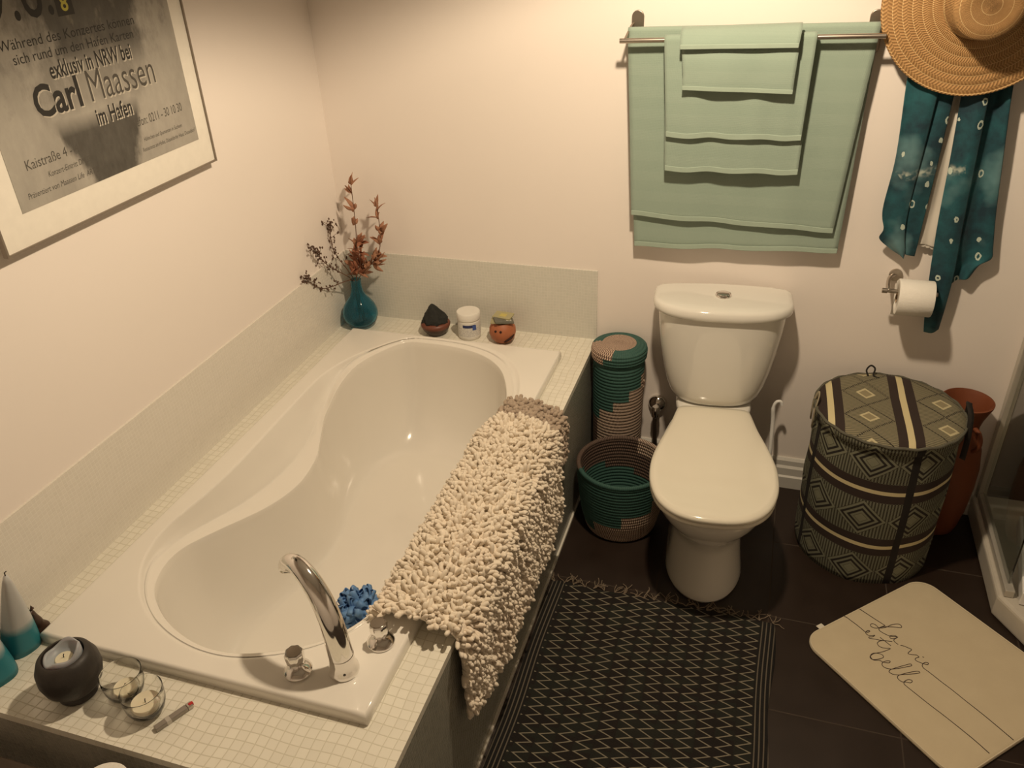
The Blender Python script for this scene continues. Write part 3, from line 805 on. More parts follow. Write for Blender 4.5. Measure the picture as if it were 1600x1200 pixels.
for r, z in ((HR-.004, HH-.022), (HR+.0035, HH-.018), (HR+.0045, HH+.004), (HR+.001, HH+.010), (HR*.9, HH+.016), (HR*.6, HH+.020), (HR*.3, HH+.017), (.002, HH+.016)):
    rg.append([(r*math.cos(2*PI*k/96), r*math.sin(2*PI*k/96), z+(.004*noise.noise(Vector((r*9*math.cos(2*PI*k/96), r*9*math.sin(2*PI*k/96), 2))) if z > HH+.01 else 0)) for k in range(96)])
MB().loft(rg[2:], False, True).make('lid', M_hlid, hm, angle=180)
b = MB(); b.loft(rg[:4], False, False); o = b.make('lid_band', M_ham, hm, angle=180); solid(o, .003)
b = MB(); b.tube([((HR+.004)*math.cos(2*PI*k/96), (HR+.004)*math.sin(2*PI*k/96), HH+.008+.002*math.sin(k*1.3)) for k in range(97)], .0045, 8, False)
b.make('piping', mat('hamper_piping', (.10, .095, .07), .9), hm)
M_strap = mat('dark_strap', (.012, .009, .007), .85)
def ribbon(path, wdir, w_, th=.003):
    b = MB(); rg = []
    wd = Vector(wdir).normalized()*w_/2
    for p in path:
        p = Vector(p); rg.append([p-wd, p+wd, p+wd+Vector((0, 0, 0)), p-wd])
    vs = []; fs = []
    for p in path: p = Vector(p); vs += [p-wd, p+wd]
    for i in range(len(path)-1): fs.append((2*i, 2*i+1, 2*i+3, 2*i+2))
    return vs, fs
for ang, hgt, wd_, hw_, m_ in ((R(-4), .066, .026, .050, M_strap), (R(184), .050, .013, .034, mat('beige_strap', (.30, .26, .18), .9))):
    ca, sa = math.cos(ang), math.sin(ang); tx, ty = -sa, ca; N = 24; vs = []
    for k in range(N+1):
        q = k/N; a = PI*q; px_ = -math.cos(a)*hw_; pz = HH-.07+(.07+hgt)*math.sin(a)**.55
        nx_, nz = -math.cos(a), math.sin(a)**.8
        for e in (0, 1):
            r = HR+.006-.03*max(0, pz-HH)/.06*(.4+.6*e*0)
            qx = px_-nx_*wd_*e; qz = pz-nz*wd_*e*(1 if pz > HH-.06 else 0)
            vs.append((r*ca+tx*qx, r*sa+ty*qx, qz))
    if m_ is M_strap:
        path = cr([(r0_*ca+tx*s_, r0_*sa+ty*s_, z) for r0_, s_, z in ((HR+.009, -.055, HH-.10), (HR+.009, -.052, HH-.03), (HR+.004, -.036, HH+.045), (HR-.004, 0, HH+.068), (HR+.004, .036, HH+.045), (HR+.009, .052, HH-.03), (HR+.009, .055, HH-.10))], 4)
        vs = []
        for p in path: vs += [p-Vector((ca, sa, -.35))*.0085, p+Vector((ca, sa, -.35))*.0085]
    solid(pyd('carry_handle', vs, [(2*k, 2*k+1, 2*k+3, 2*k+2) for k in range(N)], m_, hm, angle=180), .004)
MB().tube(cr([(-.055, .185, HH+.018), (-.062, .20, HH+.032), (-.05, .212, HH+.045), (-.035, .21, HH+.036), (-.038, .19, HH+.02), (-.02, .18, HH+.016)], 5), .003, 8).make('zip_pull_loop', M_strap, hm)

# ------------------------------------------------------------------ terracotta jug
def f_ter(m):
    n = noi(7, 5); return {'Base Color': mix(n, (.145, .036, .012), (.225, .064, .022)), 'bump': (noi(80, 3), .25, .002)}
M_ter = mat('terracotta', rough=.6, fn=f_ter)
jg = thing('terracotta_jug', 'tall terracotta jug standing behind the laundry hamper', 'jug', (2.302, -.112, 0))
MB().lathe([(.001, 0), (.060, 0), (.064, .004), (.072, .03), (.084, .10), (.091, .20), (.090, .28), (.080, .35), (.064, .395), (.056, .42), (.054, .44), (.060, .47), (.074, .51), (.079, .522), (.080, .53), (.076, .532), (.070, .52), (.056, .47), (.048, .44), (.05, .42), (.07, .36), (.08, .28), (.001, .02)], 64).make('body', M_ter, jg, angle=60)
MB().tube(cr([(.030, -.046, .452), (.040, -.072, .448), (.046, -.086, .425), (.045, -.082, .395), (.040, -.066, .375)], 5), .008, 12).make('ear_handle', M_ter, jg)

# ------------------------------------------------------------------ flat woven rug
RUX0, RUX1, RUY0, RUY1 = 1.045, 1.775, -.748, -2.05
def f_kilim(m):
    x, y, z, v = coords()
    y2 = y+.004*sn(x*17.0); x2 = x+.003*sn(y*11.0)
    P = .0311; SX = .0527; AM = .0386
    xx = (x2-1.0500)/SX; k = fl(xx); t = fr((y2-k*.0167)/P); tri = 1.0-ab(t*2.0-1.0)
    line = ab(fr(xx)*SX-.006-tri*AM) < .0043
    chk = noi(1.0, 0, vec(k*3.7, fl((y2-k*.0167)/P)*2.9, 0.0)) > .5
    wv = noi(500, 1)
    dark = mix(chk, (.0075, .0045, .003), (.009, .0095, .006))
    lc = mix(wv, (.15, .13, .095), (.27, .24, .175))
    c = mix(line, dark, lc)
    dl = x2-RUX0; dr_ = RUX1-x2; de = mn(dl, dr_)
    bs = fr(de/.0125) < .28
    bc = mix(bs, (.006, .005, .004), (.12, .10, .075))
    c = mix(de < .047, c, bc)
    return {'Base Color': c, 'bump': (wv+sn(y*1800.0)*.4, .4, .001)}
M_kil = mat('flat_weave', rough=.95, fn=f_kilim)
kr = thing('flatweave_rug', 'black flatweave rug with pale zigzag lines beside tub', 'rug', (0, 0, 0))
b = MB(); nx, ny = 30, 50; vs = []
for i in range(ny+1):
    for j in range(nx+1):
        x = RUX0+(RUX1-RUX0)*j/nx+.006*math.sin(i*.35)*(1 if j == nx else (-.3 if j == 0 else 0))+0; y = RUY0+(RUY1-RUY0)*i/ny
        if j == 0: x = max(x, W+.009)
        vs.append((x, y+.004*math.sin(j*.6), .0045+.0015*math.sin(j*.8+i*.5)))
fs = [(i*(nx+1)+j, (i+1)*(nx+1)+j, (i+1)*(nx+1)+j+1, i*(nx+1)+j+1) for i in range(ny) for j in range(nx)]
solid(pyd('woven_field', vs, fs, M_kil, kr, angle=180), .005, -.6)
M_fr = mat('fringe_yarn', (.20, .155, .11), .95)
for k in range(22):
    x = RUX0+.012+k*.0338+rnd.uniform(-.006, .006); b = MB()
    for q in range(4):
        a = rnd.uniform(-.9, .9)+(.7 if k == 21 else 0); l = rnd.uniform(.03, .058); dx, dy = math.sin(a), math.cos(a)
        p = [(x, RUY0-.004, .006)]
        cx, cy = x, RUY0-.004
        for s_ in range(4):
            a += rnd.uniform(-.6, .6); cx += math.sin(a)*l/4; cy += math.cos(a)*l/4; p.append((max(cx, W+.012), cy, .004+rnd.uniform(0, .004)))
        b.tube(cr(p, 3), .0013, 5)
    b.make('fringe_tassel', M_fr, kr)

# ------------------------------------------------------------------ cream bath mat with handwriting
ma = thing('bath_mat', 'cream memory foam mat with La vie est belle handwriting', 'mat', (2.236, -.806, .0), R(-45))
def f_mat(m):
    n = noi(14, 4); return {'Base Color': mix(n, (.56, .47, .32), (.64, .55, .385)), 'bump': (noi(260, 2), .3, .001)}
M_mat = mat('cream_plush', rough=.95, fn=f_mat, Sheen_Weight=.3)
# local x = along the writing (to lower right), local y = towards upper right
rg = []
for g, z in ((.004, .001), (0, .004), (0, .010), (.004, .0135), (.012, .0148), (.05, .015), (.15, .0155)):
    rg.append([(x, y, z) for x, y in rrect(0, 0, .552-2*g, .532-2*g, max(.062-g, .01), 10)])
MB().loft(rg).make('foam_pad', M_mat, ma, angle=180)
MB().tube([(*p, .0125) for p in rrect(0, 0, .546, .526, .06, 10)+[rrect(0, 0, .546, .526, .06, 10)[0]]], .0022, 6, False).make('edge_stitch', mat('mat_binding', (.66, .58, .43), .9), ma)
INK = mat('brown_ink', (.06, .038, .03), .8)
WR = {'line1': [(-0.272, -0.021), (-0.245, -0.017), (-0.212, -0.012), (-0.183, -0.007)],
'L': [(-0.183, -0.007), (-0.188, -0.037), (-0.2, -0.047), (-0.208, -0.042), (-0.207, -0.034), (-0.198, -0.03), (-0.185, -0.03), (-0.177, -0.012), (-0.175, 0.014), (-0.167, 0.033), (-0.157, 0.035), (-0.153, 0.028), (-0.161, 0.017), (-0.172, 0.001), (-0.182, -0.016), (-0.184, -0.032), (-0.175, -0.038), (-0.158, -0.034), (-0.145, -0.028)],
'a': [(-0.145, -0.028), (-0.134, -0.012), (-0.142, -0.016), (-0.146, -0.028), (-0.138, -0.033), (-0.131, -0.02), (-0.132, -0.01), (-0.13, -0.029), (-0.121, -0.034), (-0.111, -0.033)],
'v': [(-0.105, -0.03), (-0.099, -0.024), (-0.085, -0.017), (-0.077, -0.015), (-0.075, -0.028), (-0.072, -0.036), (-0.065, -0.031), (-0.056, -0.019), (-0.047, -0.019)],
'ie': [(-0.047, -0.019), (-0.049, -0.031), (-0.045, -0.037), (-0.038, -0.036), (-0.025, -0.029), (-0.016, -0.021), (-0.019, -0.014), (-0.025, -0.021), (-0.023, -0.034), (-0.014, -0.041), (0.002, -0.04)],
'line2': [(0.002, -0.04), (0.023, -0.039), (0.051, -0.038), (0.078, -0.036), (0.125, -0.035), (0.187, -0.033), (0.267, -0.034)],
'idot': [(-0.043, -0.009), (-0.039, -0.008)],
'line3': [(-0.273, -0.086), (-0.264, -0.083), (-0.248, -0.082), (-0.224, -0.08), (-0.197, -0.08)],
'est': [(-0.197, -0.08), (-0.19, -0.075), (-0.19, -0.065), (-0.195, -0.07), (-0.192, -0.081), (-0.183, -0.083), (-0.175, -0.077), (-0.171, -0.065), (-0.170, -0.076), (-0.175, -0.086), (-0.17, -0.088), (-0.16, -0.077), (-0.151, -0.069)],
't': [(-0.151, -0.069), (-0.140, -0.055), (-0.127, -0.040), (-0.144, -0.060), (-0.147, -0.079), (-0.139, -0.087), (-0.128, -0.086), (-0.118, -0.076)],
'tbar': [(-0.157, -0.058), (-0.118, -0.056)],
'b': [(-0.118, -0.076), (-0.111, -0.066), (-0.113, -0.09), (-0.116, -0.104), (-0.122, -0.126), (-0.119, -0.143), (-0.109, -0.145), (-0.101, -0.13), (-0.098, -0.112), (-0.105, -0.106), (-0.116, -0.112), (-0.124, -0.126), (-0.120, -0.140), (-0.106, -0.144), (-0.096, -0.130), (-0.086, -0.126)],
'e2': [(-0.086, -0.126), (-0.076, -0.114), (-0.078, -0.105), (-0.084, -0.113), (-0.086, -0.127), (-0.079, -0.137), (-0.067, -0.136), (-0.056, -0.125)],
'l1': [(-0.057, -0.127), (-0.048, -0.106), (-0.04, -0.079), (-0.036, -0.064), (-0.042, -0.062), (-0.047, -0.08), (-0.053, -0.109), (-0.056, -0.13), (-0.052, -0.139), (-0.041, -0.136), (-0.031, -0.124)],
'l2': [(-0.031, -0.124), (-0.021, -0.101), (-0.011, -0.079), (-0.007, -0.065), (-0.013, -0.065), (-0.021, -0.085), (-0.027, -0.108), (-0.03, -0.127), (-0.024, -0.136), (-0.011, -0.136), (-0.004, -0.128)],
'e3': [(-0.005, -0.128), (0.005, -0.117), (0.002, -0.107), (-0.006, -0.113), (-0.007, -0.127), (-0.002, -0.136), (0.009, -0.137), (0.026, -0.136)],
'line4': [(0.026, -0.136), (0.078, -0.133), (0.134, -0.128), (0.212, -0.124), (0.262, -0.125)]}
b = MB()
for k, p in WR.items(): b.tube(cr([(x, y, .0158) for x, y in p], 5), .0011, 6)
b.make('handwriting', INK, ma)
MB().box((-.292, -.185, .006), (-.27, -.163, .0075)).make('fabric_tag', mat('tag_white', (.72, .68, .58), .8), ma, smooth=False)

# ------------------------------------------------------------------ chenille rugs over the tub edge
def chenille(name, label, section, y0, y1, zlow, m, seed, spacing=.0135, thick=.010, rlo=.0062, ln=.016, group=None, sdrop=0):
    rr_ = random.Random(seed)
    t = thing(name, label, 'rug', (0, 0, 0), 0, group)
    sec = cr([(p[0], p[1], 0) for p in section], 6)
    L_ = [0]
    for i in range(1, len(sec)): L_.append(L_[-1]+(sec[i]-sec[i-1]).length)
    tot = L_[-1]
    def at(s_, y):
        s_ = max(0, min(tot-1e-6, s_)); i = max(j for j in range(len(sec)) if L_[j] <= s_); i = min(i, len(sec)-2)
        q = (s_-L_[i])/(L_[i+1]-L_[i]); p = sec[i].lerp(sec[i+1], q); d = (sec[i+1]-sec[i]).normalized()
        nrm = Vector((-d.y, d.x))
        if nrm.y < -.2 or (abs(nrm.y) <= .2 and nrm.x < 0 and s_ > tot*.5): nrm = -nrm
        z = p.y
        if s_ > tot*.55:                            # hanging part: bottom edge follows zlow
            k = (s_-tot*.55)/(tot*.45); z += (zlow(y))*k
        ends = 0
        return Vector((p.x+.003*math.sin(y*31+seed), y, z+.003*math.sin(y*23))), Vector((nrm.x, 0, nrm.y))
    ns = int(tot/.012); ny = int(abs(y1-y0)/.02); vs = []
    for i in range(ny+1):
        for j in range(ns+1): vs.append(at(tot*j/ns, y0+(y1-y0)*i/ny)[0])
    fs = [(i*(ns+1)+j, i*(ns+1)+j+1, (i+1)*(ns+1)+j+1, (i+1)*(ns+1)+j) for i in range(ny) for j in range(ns)]
    solid(pyd('backing', vs, fs, m, t, angle=180), .005)
    # pile of stubby tufts
    caps = [(0.7, 0), (1.0, .2), (1.08, .5), (1.0, .8), (.62, .96), (.1, 1.02)]
    b = MB(); nn = 7
    rows = int(abs(y1-y0)/spacing); cols = int(tot/spacing)
    for i in range(rows+1):
        for j in range(cols+1):
            y = y0+(y1-y0)*(i+rr_.uniform(-.42, .42))/rows; s_ = tot*(j+rr_.uniform(-.42, .42)+(.5 if i % 2 else 0))/cols
            y = max(min(y, max(y0, y1)), min(y0, y1))
            p, nrm = at(s_, y)
            lean = Vector((rr_.uniform(-1.1, 1.1), rr_.uniform(-1.1, 1.1), rr_.uniform(-1.1, .2)))
            if y > max(y0, y1)-.02: lean.y += .7
            if y < min(y0, y1)+.02: lean.y -= .7
            if s_ < .02: lean += Vector((-.6, 0, -.5))
            if s_ > tot-.02: lean += Vector((0, 0, -.9))
            d = (nrm+lean*.75).normalized(); a = d.orthogonal().normalized(); c_ = d.cross(a)
            r = rlo*rr_.uniform(.85, 1.2); l = ln*rr_.uniform(.8, 1.3)
            b.loft([[p+d*(l*h)+(a*math.cos(2*PI*k/nn)+c_*math.sin(2*PI*k/nn))*r*w_ for k in range(nn)] for w_, h in caps], False, True)
    o = b.make('chenille_pile', m, t, angle=180)
    tag(o, kind='stuff')
    return t
def f_chen(m):
    n = noi(45, 3); n2 = noi(6, 2)
    c = mix(n, (.70, .60, .47), (.86, .78, .66)); c = mix(clamp((n2-.5)*3.0)*.35, c, (.82, .66, .52))
    return {'Base Color': c, 'bump': (noi(500, 2), .3, .001)}
M_chen = mat('cream_chenille', rough=.95, fn=f_chen, Sheen_Weight=.3)
def f_chen2(m): return {'Base Color': mix(noi(45, 3), (.36, .28, .21), (.50, .40, .31))}
M_chen2 = mat('taupe_chenille', rough=.95, fn=f_chen2, Sheen_Weight=.2)
secA = [(.792, .488), (.812, .53), (.838, .575), (.868, .604), (.91, .612), (.955, .607), (1.0, .592), (1.032, .578), (1.048, .545), (1.050, .47), (1.050, .38), (1.052, .30), (1.052, .25)]
chenille('shaggy_rug', 'cream shaggy chenille rug draped over the tub edge', secA, -1.545, -.700, lambda y: (.085*max(0, (-y-1.28)/.27)**1.3)-.01, M_chen, 3, spacing=.0118, rlo=.0056, ln=.024)
secB = [(.838, .545), (.855, .585), (.88, .595), (.91, .596), (.945, .592), (.985, .575), (1.025, .567), (1.040, .545), (1.042, .50), (1.042, .44), (1.042, .40)]
chenille('shaggy_rug', 'taupe shaggy mat showing past the far end of cream rug', secB, -.80, -.560, lambda y: .0, M_chen2, 5, spacing=.0115)

# blue bath pouf inside the tub
pf = Vector((.612, -1.268, .268))
b = MB(); rr_ = random.Random(11)
for k in range(130):
    a = Vector((rr_.gauss(0, 1), rr_.gauss(0, 1), rr_.gauss(0, 1))).normalized()
    t = a.orthogonal().normalized(); t = (Matrix.Rotation(rr_.uniform(0, 6.28), 3, a) @ t)
    s_ = a.cross(t)
    r0 = .018; r1 = rr_.uniform(.046, .076)
    N = 14; vs = []; wv = rr_.uniform(.007, .011)
    for i in range(N+1):
        q = i/N; ang = PI*q; rad_ = r0+(r1-r0)*math.sin(ang); off = (q-.5)*.042
        cpt = a*rad_+t*off
        for e in (-1, 1): vs.append(cpt+s_*wv*e+s_*.003*math.sin(q*9))
    b.add(vs, [(2*i, 2*i+1, 2*i+3, 2*i+2) for i in range(N)])
def f_pouf(m):
    V.nt = m.node_tree
    return {'Base Color': mix(noi(25, 2), (.075, .21, .50), (.22, .42, .74))}
M_pouf = mat('blue_mesh_sponge', rough=.5, fn=f_pouf, Transmission_Weight=.15)
o = b.make('bath_pouf', M_pouf, None, pf, angle=180); solid(o, .0012)
tag(o, 'blue ruffled mesh bath sponge lying inside the tub', 'bath sponge')

# ------------------------------------------------------------------ vase and dried flowers
def f_bglass(m):
    n = noi(12, 3)
    return {'Base Color': mix(n, (.10, .42, .56), (.17, .52, .63))}
M_bg = mat('blue_glass', rough=.08, fn=f_bglass, Transmission_Weight=.92, IOR=1.30)
VX, VY = .086, -.098
va = thing('glass_vase', 'blue glass bottle vase in the far corner of tub deck', 'vase', (VX, VY, H))
vp = [(.001, 0), (.038, 0), (.050, .006), (.064, .026), (.070, .048), (.069, .068), (.060, .092), (.046, .112), (.032, .130), (.0235, .150), (.020, .172), (.0205, .192), (.022, .200)]
vi = [(.0195, .200), (.018, .172), (.0205, .150), (.029, .130), (.043, .111), (.056, .092), (.064, .068), (.065, .048), (.058, .028), (.042, .012), (.001, .010)]
MB().lathe(vp+vi, 56).make('glass_body', M_bg, va, angle=60)
M_st = mat('dry_stem', (.13, .065, .035), .8); M_pet = mat('dry_petal', rough=.8, fn=lambda m: {'Base Color': mix(noi(60, 3), (.27, .11, .06), (.46, .25, .15))})
M_pet2 = mat('dry_dark_petal', rough=.8, fn=lambda m: {'Base Color': mix(noi(60, 3), (.20, .075, .04), (.38, .15, .08))})
M_ber = mat('dry_seed', (.10, .055, .035), .8)
def petal(b, p, d, l, w_, curl, rr_):
    d = d.normalized(); s_ = d.orthogonal().normalized(); s_ = Matrix.Rotation(rr_.uniform(0, 6.28), 3, d) @ s_; nrm = d.cross(s_)
    vs = []; N = 5
    for i in range(N+1):
        q = i/N; wd = w_*math.sin(PI*(q*.85+.1))*(1-.25*q); c_ = p+d*l*q+nrm*curl*l*q*q
        vs += [c_-s_*wd, c_+nrm*wd*.5, c_+s_*wd]
    fs = []
    for i in range(N): fs += [(3*i, 3*i+1, 3*i+4, 3*i+3), (3*i+1, 3*i+2, 3*i+5, 3*i+4)]
    b.add(vs, fs)
# px-free world targets: tips of the sprays (x, y, z)
V0 = Vector((VX, VY, H+.02))
sprays = [  # tip, bend, kind
 ((.112, -.075, 1.118), (-.010, 0, 0), 'flower', 'tallest dried russet flower spray in the blue vase'),
 ((.214, -.085, 1.035), (-.045, 0, .02), 'flower', 'dried russet flower spray curving right out of blue vase'),
 ((.138, -.120, .905), (-.01, 0, 0), 'flower', 'short dried reddish flower spray low in the blue vase'),
 ((.018, -.110, .965), (.035, 0, -.01), 'seed', 'dried brown seed sprig leaning left beside tallest flower'),
 ((.030, -.255, .925), (.03, 0, .0), 'seed', 'dried brown seed sprig spreading far left over the deck'),
 ((.012, -.330, .845), (.03, 0, .04), 'seed', 'lowest dried brown seed sprig bending left towards wall')]
rr_ = random.Random(21)
for tip, bend, kind, lab in sprays:
    t = thing('dried_flower', lab, 'dried flower', (VX, VY, H+.011), 0, 'dried flowers in the blue vase')
    T = Vector(tip)-Vector((VX, VY, H+.011)); nk = Vector((T.x*.10, T.y*.10, .19)); nk.x = max(-.012, min(.012, nk.x)); nk.y = max(-.012, min(.012, nk.y))
    foot = Vector((rr_.uniform(-.02, .02), rr_.uniform(-.02, .02), .006))
    mid = nk.lerp(T, .5)+Vector(bend)*-1
    path = cr([foot, nk*.6, nk, mid, T], 7)
    MB().tube(path, [.0026-.0014*i/len(path) for i in range(len(path))], 7).make('stem', M_st, t)
    if kind == 'flower':
        b = MB(); N = len(path); start = int(N*.52); i = start
        while i < N:
            p = path[min(i, N-1)]; d0 = (path[min(i+1, N-1)]-path[i-1]).normalized(); f = (i-start)/(N-start)
            side = Vector((rr_.uniform(-1, 1), rr_.uniform(-1, 1), rr_.uniform(-.1, .5))).normalized()
            bd = (d0*(.7+.6*f)+side*(1.1-.5*f)).normalized()       # one withered blossom
            c_ = p+bd*rr_.uniform(.004, .014)
            b.tube([p, c_], .0011, 5)
            for q in range(5 if f < .75 else 3):
                d = (bd+Vector((rr_.uniform(-.7, .7), rr_.uniform(-.7, .7), rr_.uniform(-.7, .7)))).normalized()
                petal(b, c_, d, rr_.uniform(.026, .052)*(1.1-.25*f), rr_.uniform(.006, .013), rr_.uniform(-.8, .8), rr_)
            i += 1 if f < .35 else 2
        petal(b, path[-1], d0, .050, .009, .2, rr_); petal(b, path[-1], (d0+Vector((.5, 0, -.2))).normalized(), .042, .008, -.3, rr_)
        o = b.make('petals', M_pet if 'short' not in lab else M_pet2, t); solid(o, .0006)
    else:
        b = MB(); b2 = MB(); N = len(path)
        for i in range(int(N*.62), N, 1):
            p = path[i]; d0 = (path[min(i+1, N-1)]-path[i-1]).normalized()
            for q in range(2 if i < N-4 else 5):
                d = (d0+Vector((rr_.uniform(-.9, .9), rr_.uniform(-.9, .9), rr_.uniform(-.6, .9)))).normalized(); l = rr_.uniform(.012, .038)
                e = p+d*l; b2.tube([p, p+d*l*.5+Vector((0, 0, .002)), e], .0007, 4)
                for s_ in range(2):
                    c_ = e+Vector([rr_.uniform(-.005, .005) for _ in range(3)]); r = rr_.uniform(.0022, .0038)
                    b.lathe([(r*.5, -r*1.2), (r, -r*.3), (r, r*.4), (r*.4, r*1.3)], 6, c_)
        b.make('seed_heads', M_ber, t); b2.make('twigs', M_st, t)

# ------------------------------------------------------------------ small pots on the far ledge
bp_ = thing('clay_bowl', 'dark terracotta bowl holding a black lump on far ledge', 'bowl', (.408, -.095, H))
def f_bowl(m):
    x, y, z, v = coords(); return {'Base Color': mix(clamp((z-.030+noi(30)*.01-.005)*120.0), (.055, .028, .018), (.16, .052, .03))}
MB().lathe([(.001, 0), (.030, 0), (.036, .004), (.050, .022), (.057, .038), (.058, .045), (.053, .052), (.045, .055), (.042, .053), (.045, .044), (.001, .02)], 56).make('bowl', mat('brown_clay', rough=.45, fn=f_bowl), bp_, angle=60)
bm = bmesh.new(); bmesh.ops.create_icosphere(bm, subdivisions=4, radius=1)
for v_ in bm.verts:
    p = v_.co.copy(); k = 1+.22*noise.noise(p*2.3)+.1*noise.noise(p*5)
    h = p.z*.5+.5
    s_ = (1-.50*h**2.2)*k
    v_.co = Vector((p.x*.047*s_/.86, p.y*.044*s_/.86, (h*.070-.008)*(1+.06*k)))
    if p.z > .35:
        q = (p.z-.35)/.65; v_.co.z += .026*q**1.2; v_.co.x = v_.co.x*(1-.12*q)-.006*q
o = bmo('black_lump', bm, mat('black_pumice', (.018, .018, .016), .9, fn=lambda m: {'Base Color': mix(noi(60, 4), (.008, .009, .008), (.03, .03, .026)), 'bump': (noi(90, 4), .9, .004)}), None, (.406, -.095, H+.034), angle=180)
tag(o, 'rough black pumice like lump sitting in the clay bowl', 'pumice')
jr = thing('cream_jar', 'white plastic cream jar with blue striped label', 'jar', (.545, -.088, H), R(10))
M_jar = mat('jar_plastic', (.80, .77, .71), .3)
MB().lathe([(.001, 0), (.040, 0), (.0435, .004), (.0435, .076), (.040, .081), (.001, .081)], 56).make('jar_body', M_jar, jr, angle=50)
MB().lathe([(.041, .080), (.0455, .081), (.046, .084), (.046, .105), (.0435, .1085), (.001, .109)], 56).make('lid', M_jar, jr, angle=50)
def cyl_patch(r, a0, a1, z0, z1, n=14):
    vs = []; 
    for k in range(n+1):
        a = R(a0+(a1-a0)*k/n)
        for z in (z0, z1): vs.append((r*math.cos(a), r*math.sin(a), z))
    return vs, [(2*k, 2*k+2, 2*k+3, 2*k+1) for k in range(n)]
M_lab = mat('label_paper', (.70, .70, .68), .5, fn=lambda m: (lambda x, y, z, v: {'Base Color': mix((fr(z/.006) < .35)*(noi(300, 1) > .47)*(z < .052)*(z > .014), (.74, .72, .67), (.36, .36, .38))})(*coords()))
M_navy = mat('label_navy', (.025, .035, .12), .5)
vs, fs = cyl_patch(.0439, -150, 10, .010, .072); pyd('label', vs, fs, M_lab, jr)
vs, fs = cyl_patch(.0441, -112, -46, .054, .066); pyd('label_stripe', vs, fs, M_navy, jr)
vs, fs = cyl_patch(.0443, -62, -42, .044, .064); pyd('label_emblem', vs, fs, mat('label_blue', (.05, .10, .34), .5), jr)
def text_mesh(name, s_, m, parent, wdt, hgt, xf, shear=0, ext=.0003, bold=0, align='LEFT', serif=False):
    cu = bpy.data.curves.new(name, 'FONT'); cu.body = s_; cu.size = 1; cu.extrude = 0; cu.offset = bold; cu.shear = shear; cu.resolution_u = 3
    to = bpy.data.objects.new(name, cu); C.objects.link(to)
    bpy.context.view_layer.update(); dg = bpy.context.evaluated_depsgraph_get()
    me = bpy.data.meshes.new_from_object(to.evaluated_get(dg)); bpy.data.objects.remove(to)
    xs = [v_.co.x for v_ in me.vertices]; ys = [v_.co.y for v_ in me.vertices]
    x0, x1, y1 = min(xs), max(xs), max(ys)
    for v_ in me.vertices:
        v_.co = xf((v_.co.x-x0)/(x1-x0)*wdt, v_.co.y/y1*hgt)
    o = link(name, me, m, parent, smooth=False); return o
sk = thing('terracotta_pot', 'orange terracotta ball pot with carved smiling face', 'pot', (.683, -.094, H), R(8))
M_or = mat('orange_clay', rough=.55, fn=lambda m: {'Base Color': mix(noi(20, 4), (.34, .105, .042), (.46, .16, .07))})
MB().lathe([(.001, 0), (.022, 0), (.032, .004), (.045, .018), (.051, .038), (.050, .056), (.042, .073), (.032, .082), (.030, .079), (.038, .070), (.045, .05), (.001, .02)], 56).make('ball_body', M_or, sk, angle=60)
M_hole = mat('dark_hole', (.03, .012, .008), .9)
def on_ball(a, z, r=.0505): 
    rr2 = {True: 1}[True]; 
    return Vector((r*math.cos(a), r*math.sin(a), z))
for aa in (-112, -88):
    a = R(aa); p = Vector((.0495*math.cos(a), .0495*math.sin(a), .060))
    o = MB().lathe([(.0045, -.003), (.0045, .001), (.003, .0015)], 16).make('eye_hole', M_hole, sk); o.location = p*1.0; o.rotation_euler = (R(80), 0, a+R(90))
path = []; 
for k in range(9):
    a = R(-75+k*6.5); z = .014+.026*k/8; rad_ = .0445+.0075*min(1, k/5); path.append((rad_*math.cos(a), rad_*math.sin(a), z))
MB().tube(path, [.001, .0035, .0045, .005, .005, .005, .0045, .003, .001], 8).make('mouth_slit', M_hole, sk)
M_pk1 = mat('packet_green', (.40, .36, .20), .5); M_pk2 = mat('packet_grey', (.13, .125, .10), .45)
for i, (dx, dy, dz, rz, m_, lab) in enumerate(((-.004, -.008, .084, 12, M_pk1, 'lowest olive paper packet on the terracotta face pot'), (.010, -.012, .090, 28, M_pk2, 'topmost dark printed packet on the terracotta face pot'), (.0, .016, .0955, -6, M_pk1, 'rear yellowish packet leaning on terracotta face pot'))):
    w2, d2 = (.036, .024)
    t = thing('packet', lab, 'packet', (.683+dx, -.094+dy, H+dz), R(rz), 'packets on the face pot')
    pts = [(x, y, z) for z in (0, .0055) for x, y in rrect(0, 0, 2*w2, 2*d2, .003, 3)]
    k = len(pts)//2; b = MB(); b.loft([pts[:k], pts[k:]]); b.make('sleeve', m_, t, smooth=False)
    MB().box((-.012+.02*(i == 1), -.012, .0056), (.014+.014*(i == 1), .010, .0060)).make('printed_panel', mat('packet_white' if i == 1 else 'packet_yellow', (.55, .53, .46) if i == 1 else (.55, .47, .14), .5), t, smooth=False)
    t.rotation_euler = (R(4*(i-1)), R(8*(i == 1)), R(rz))

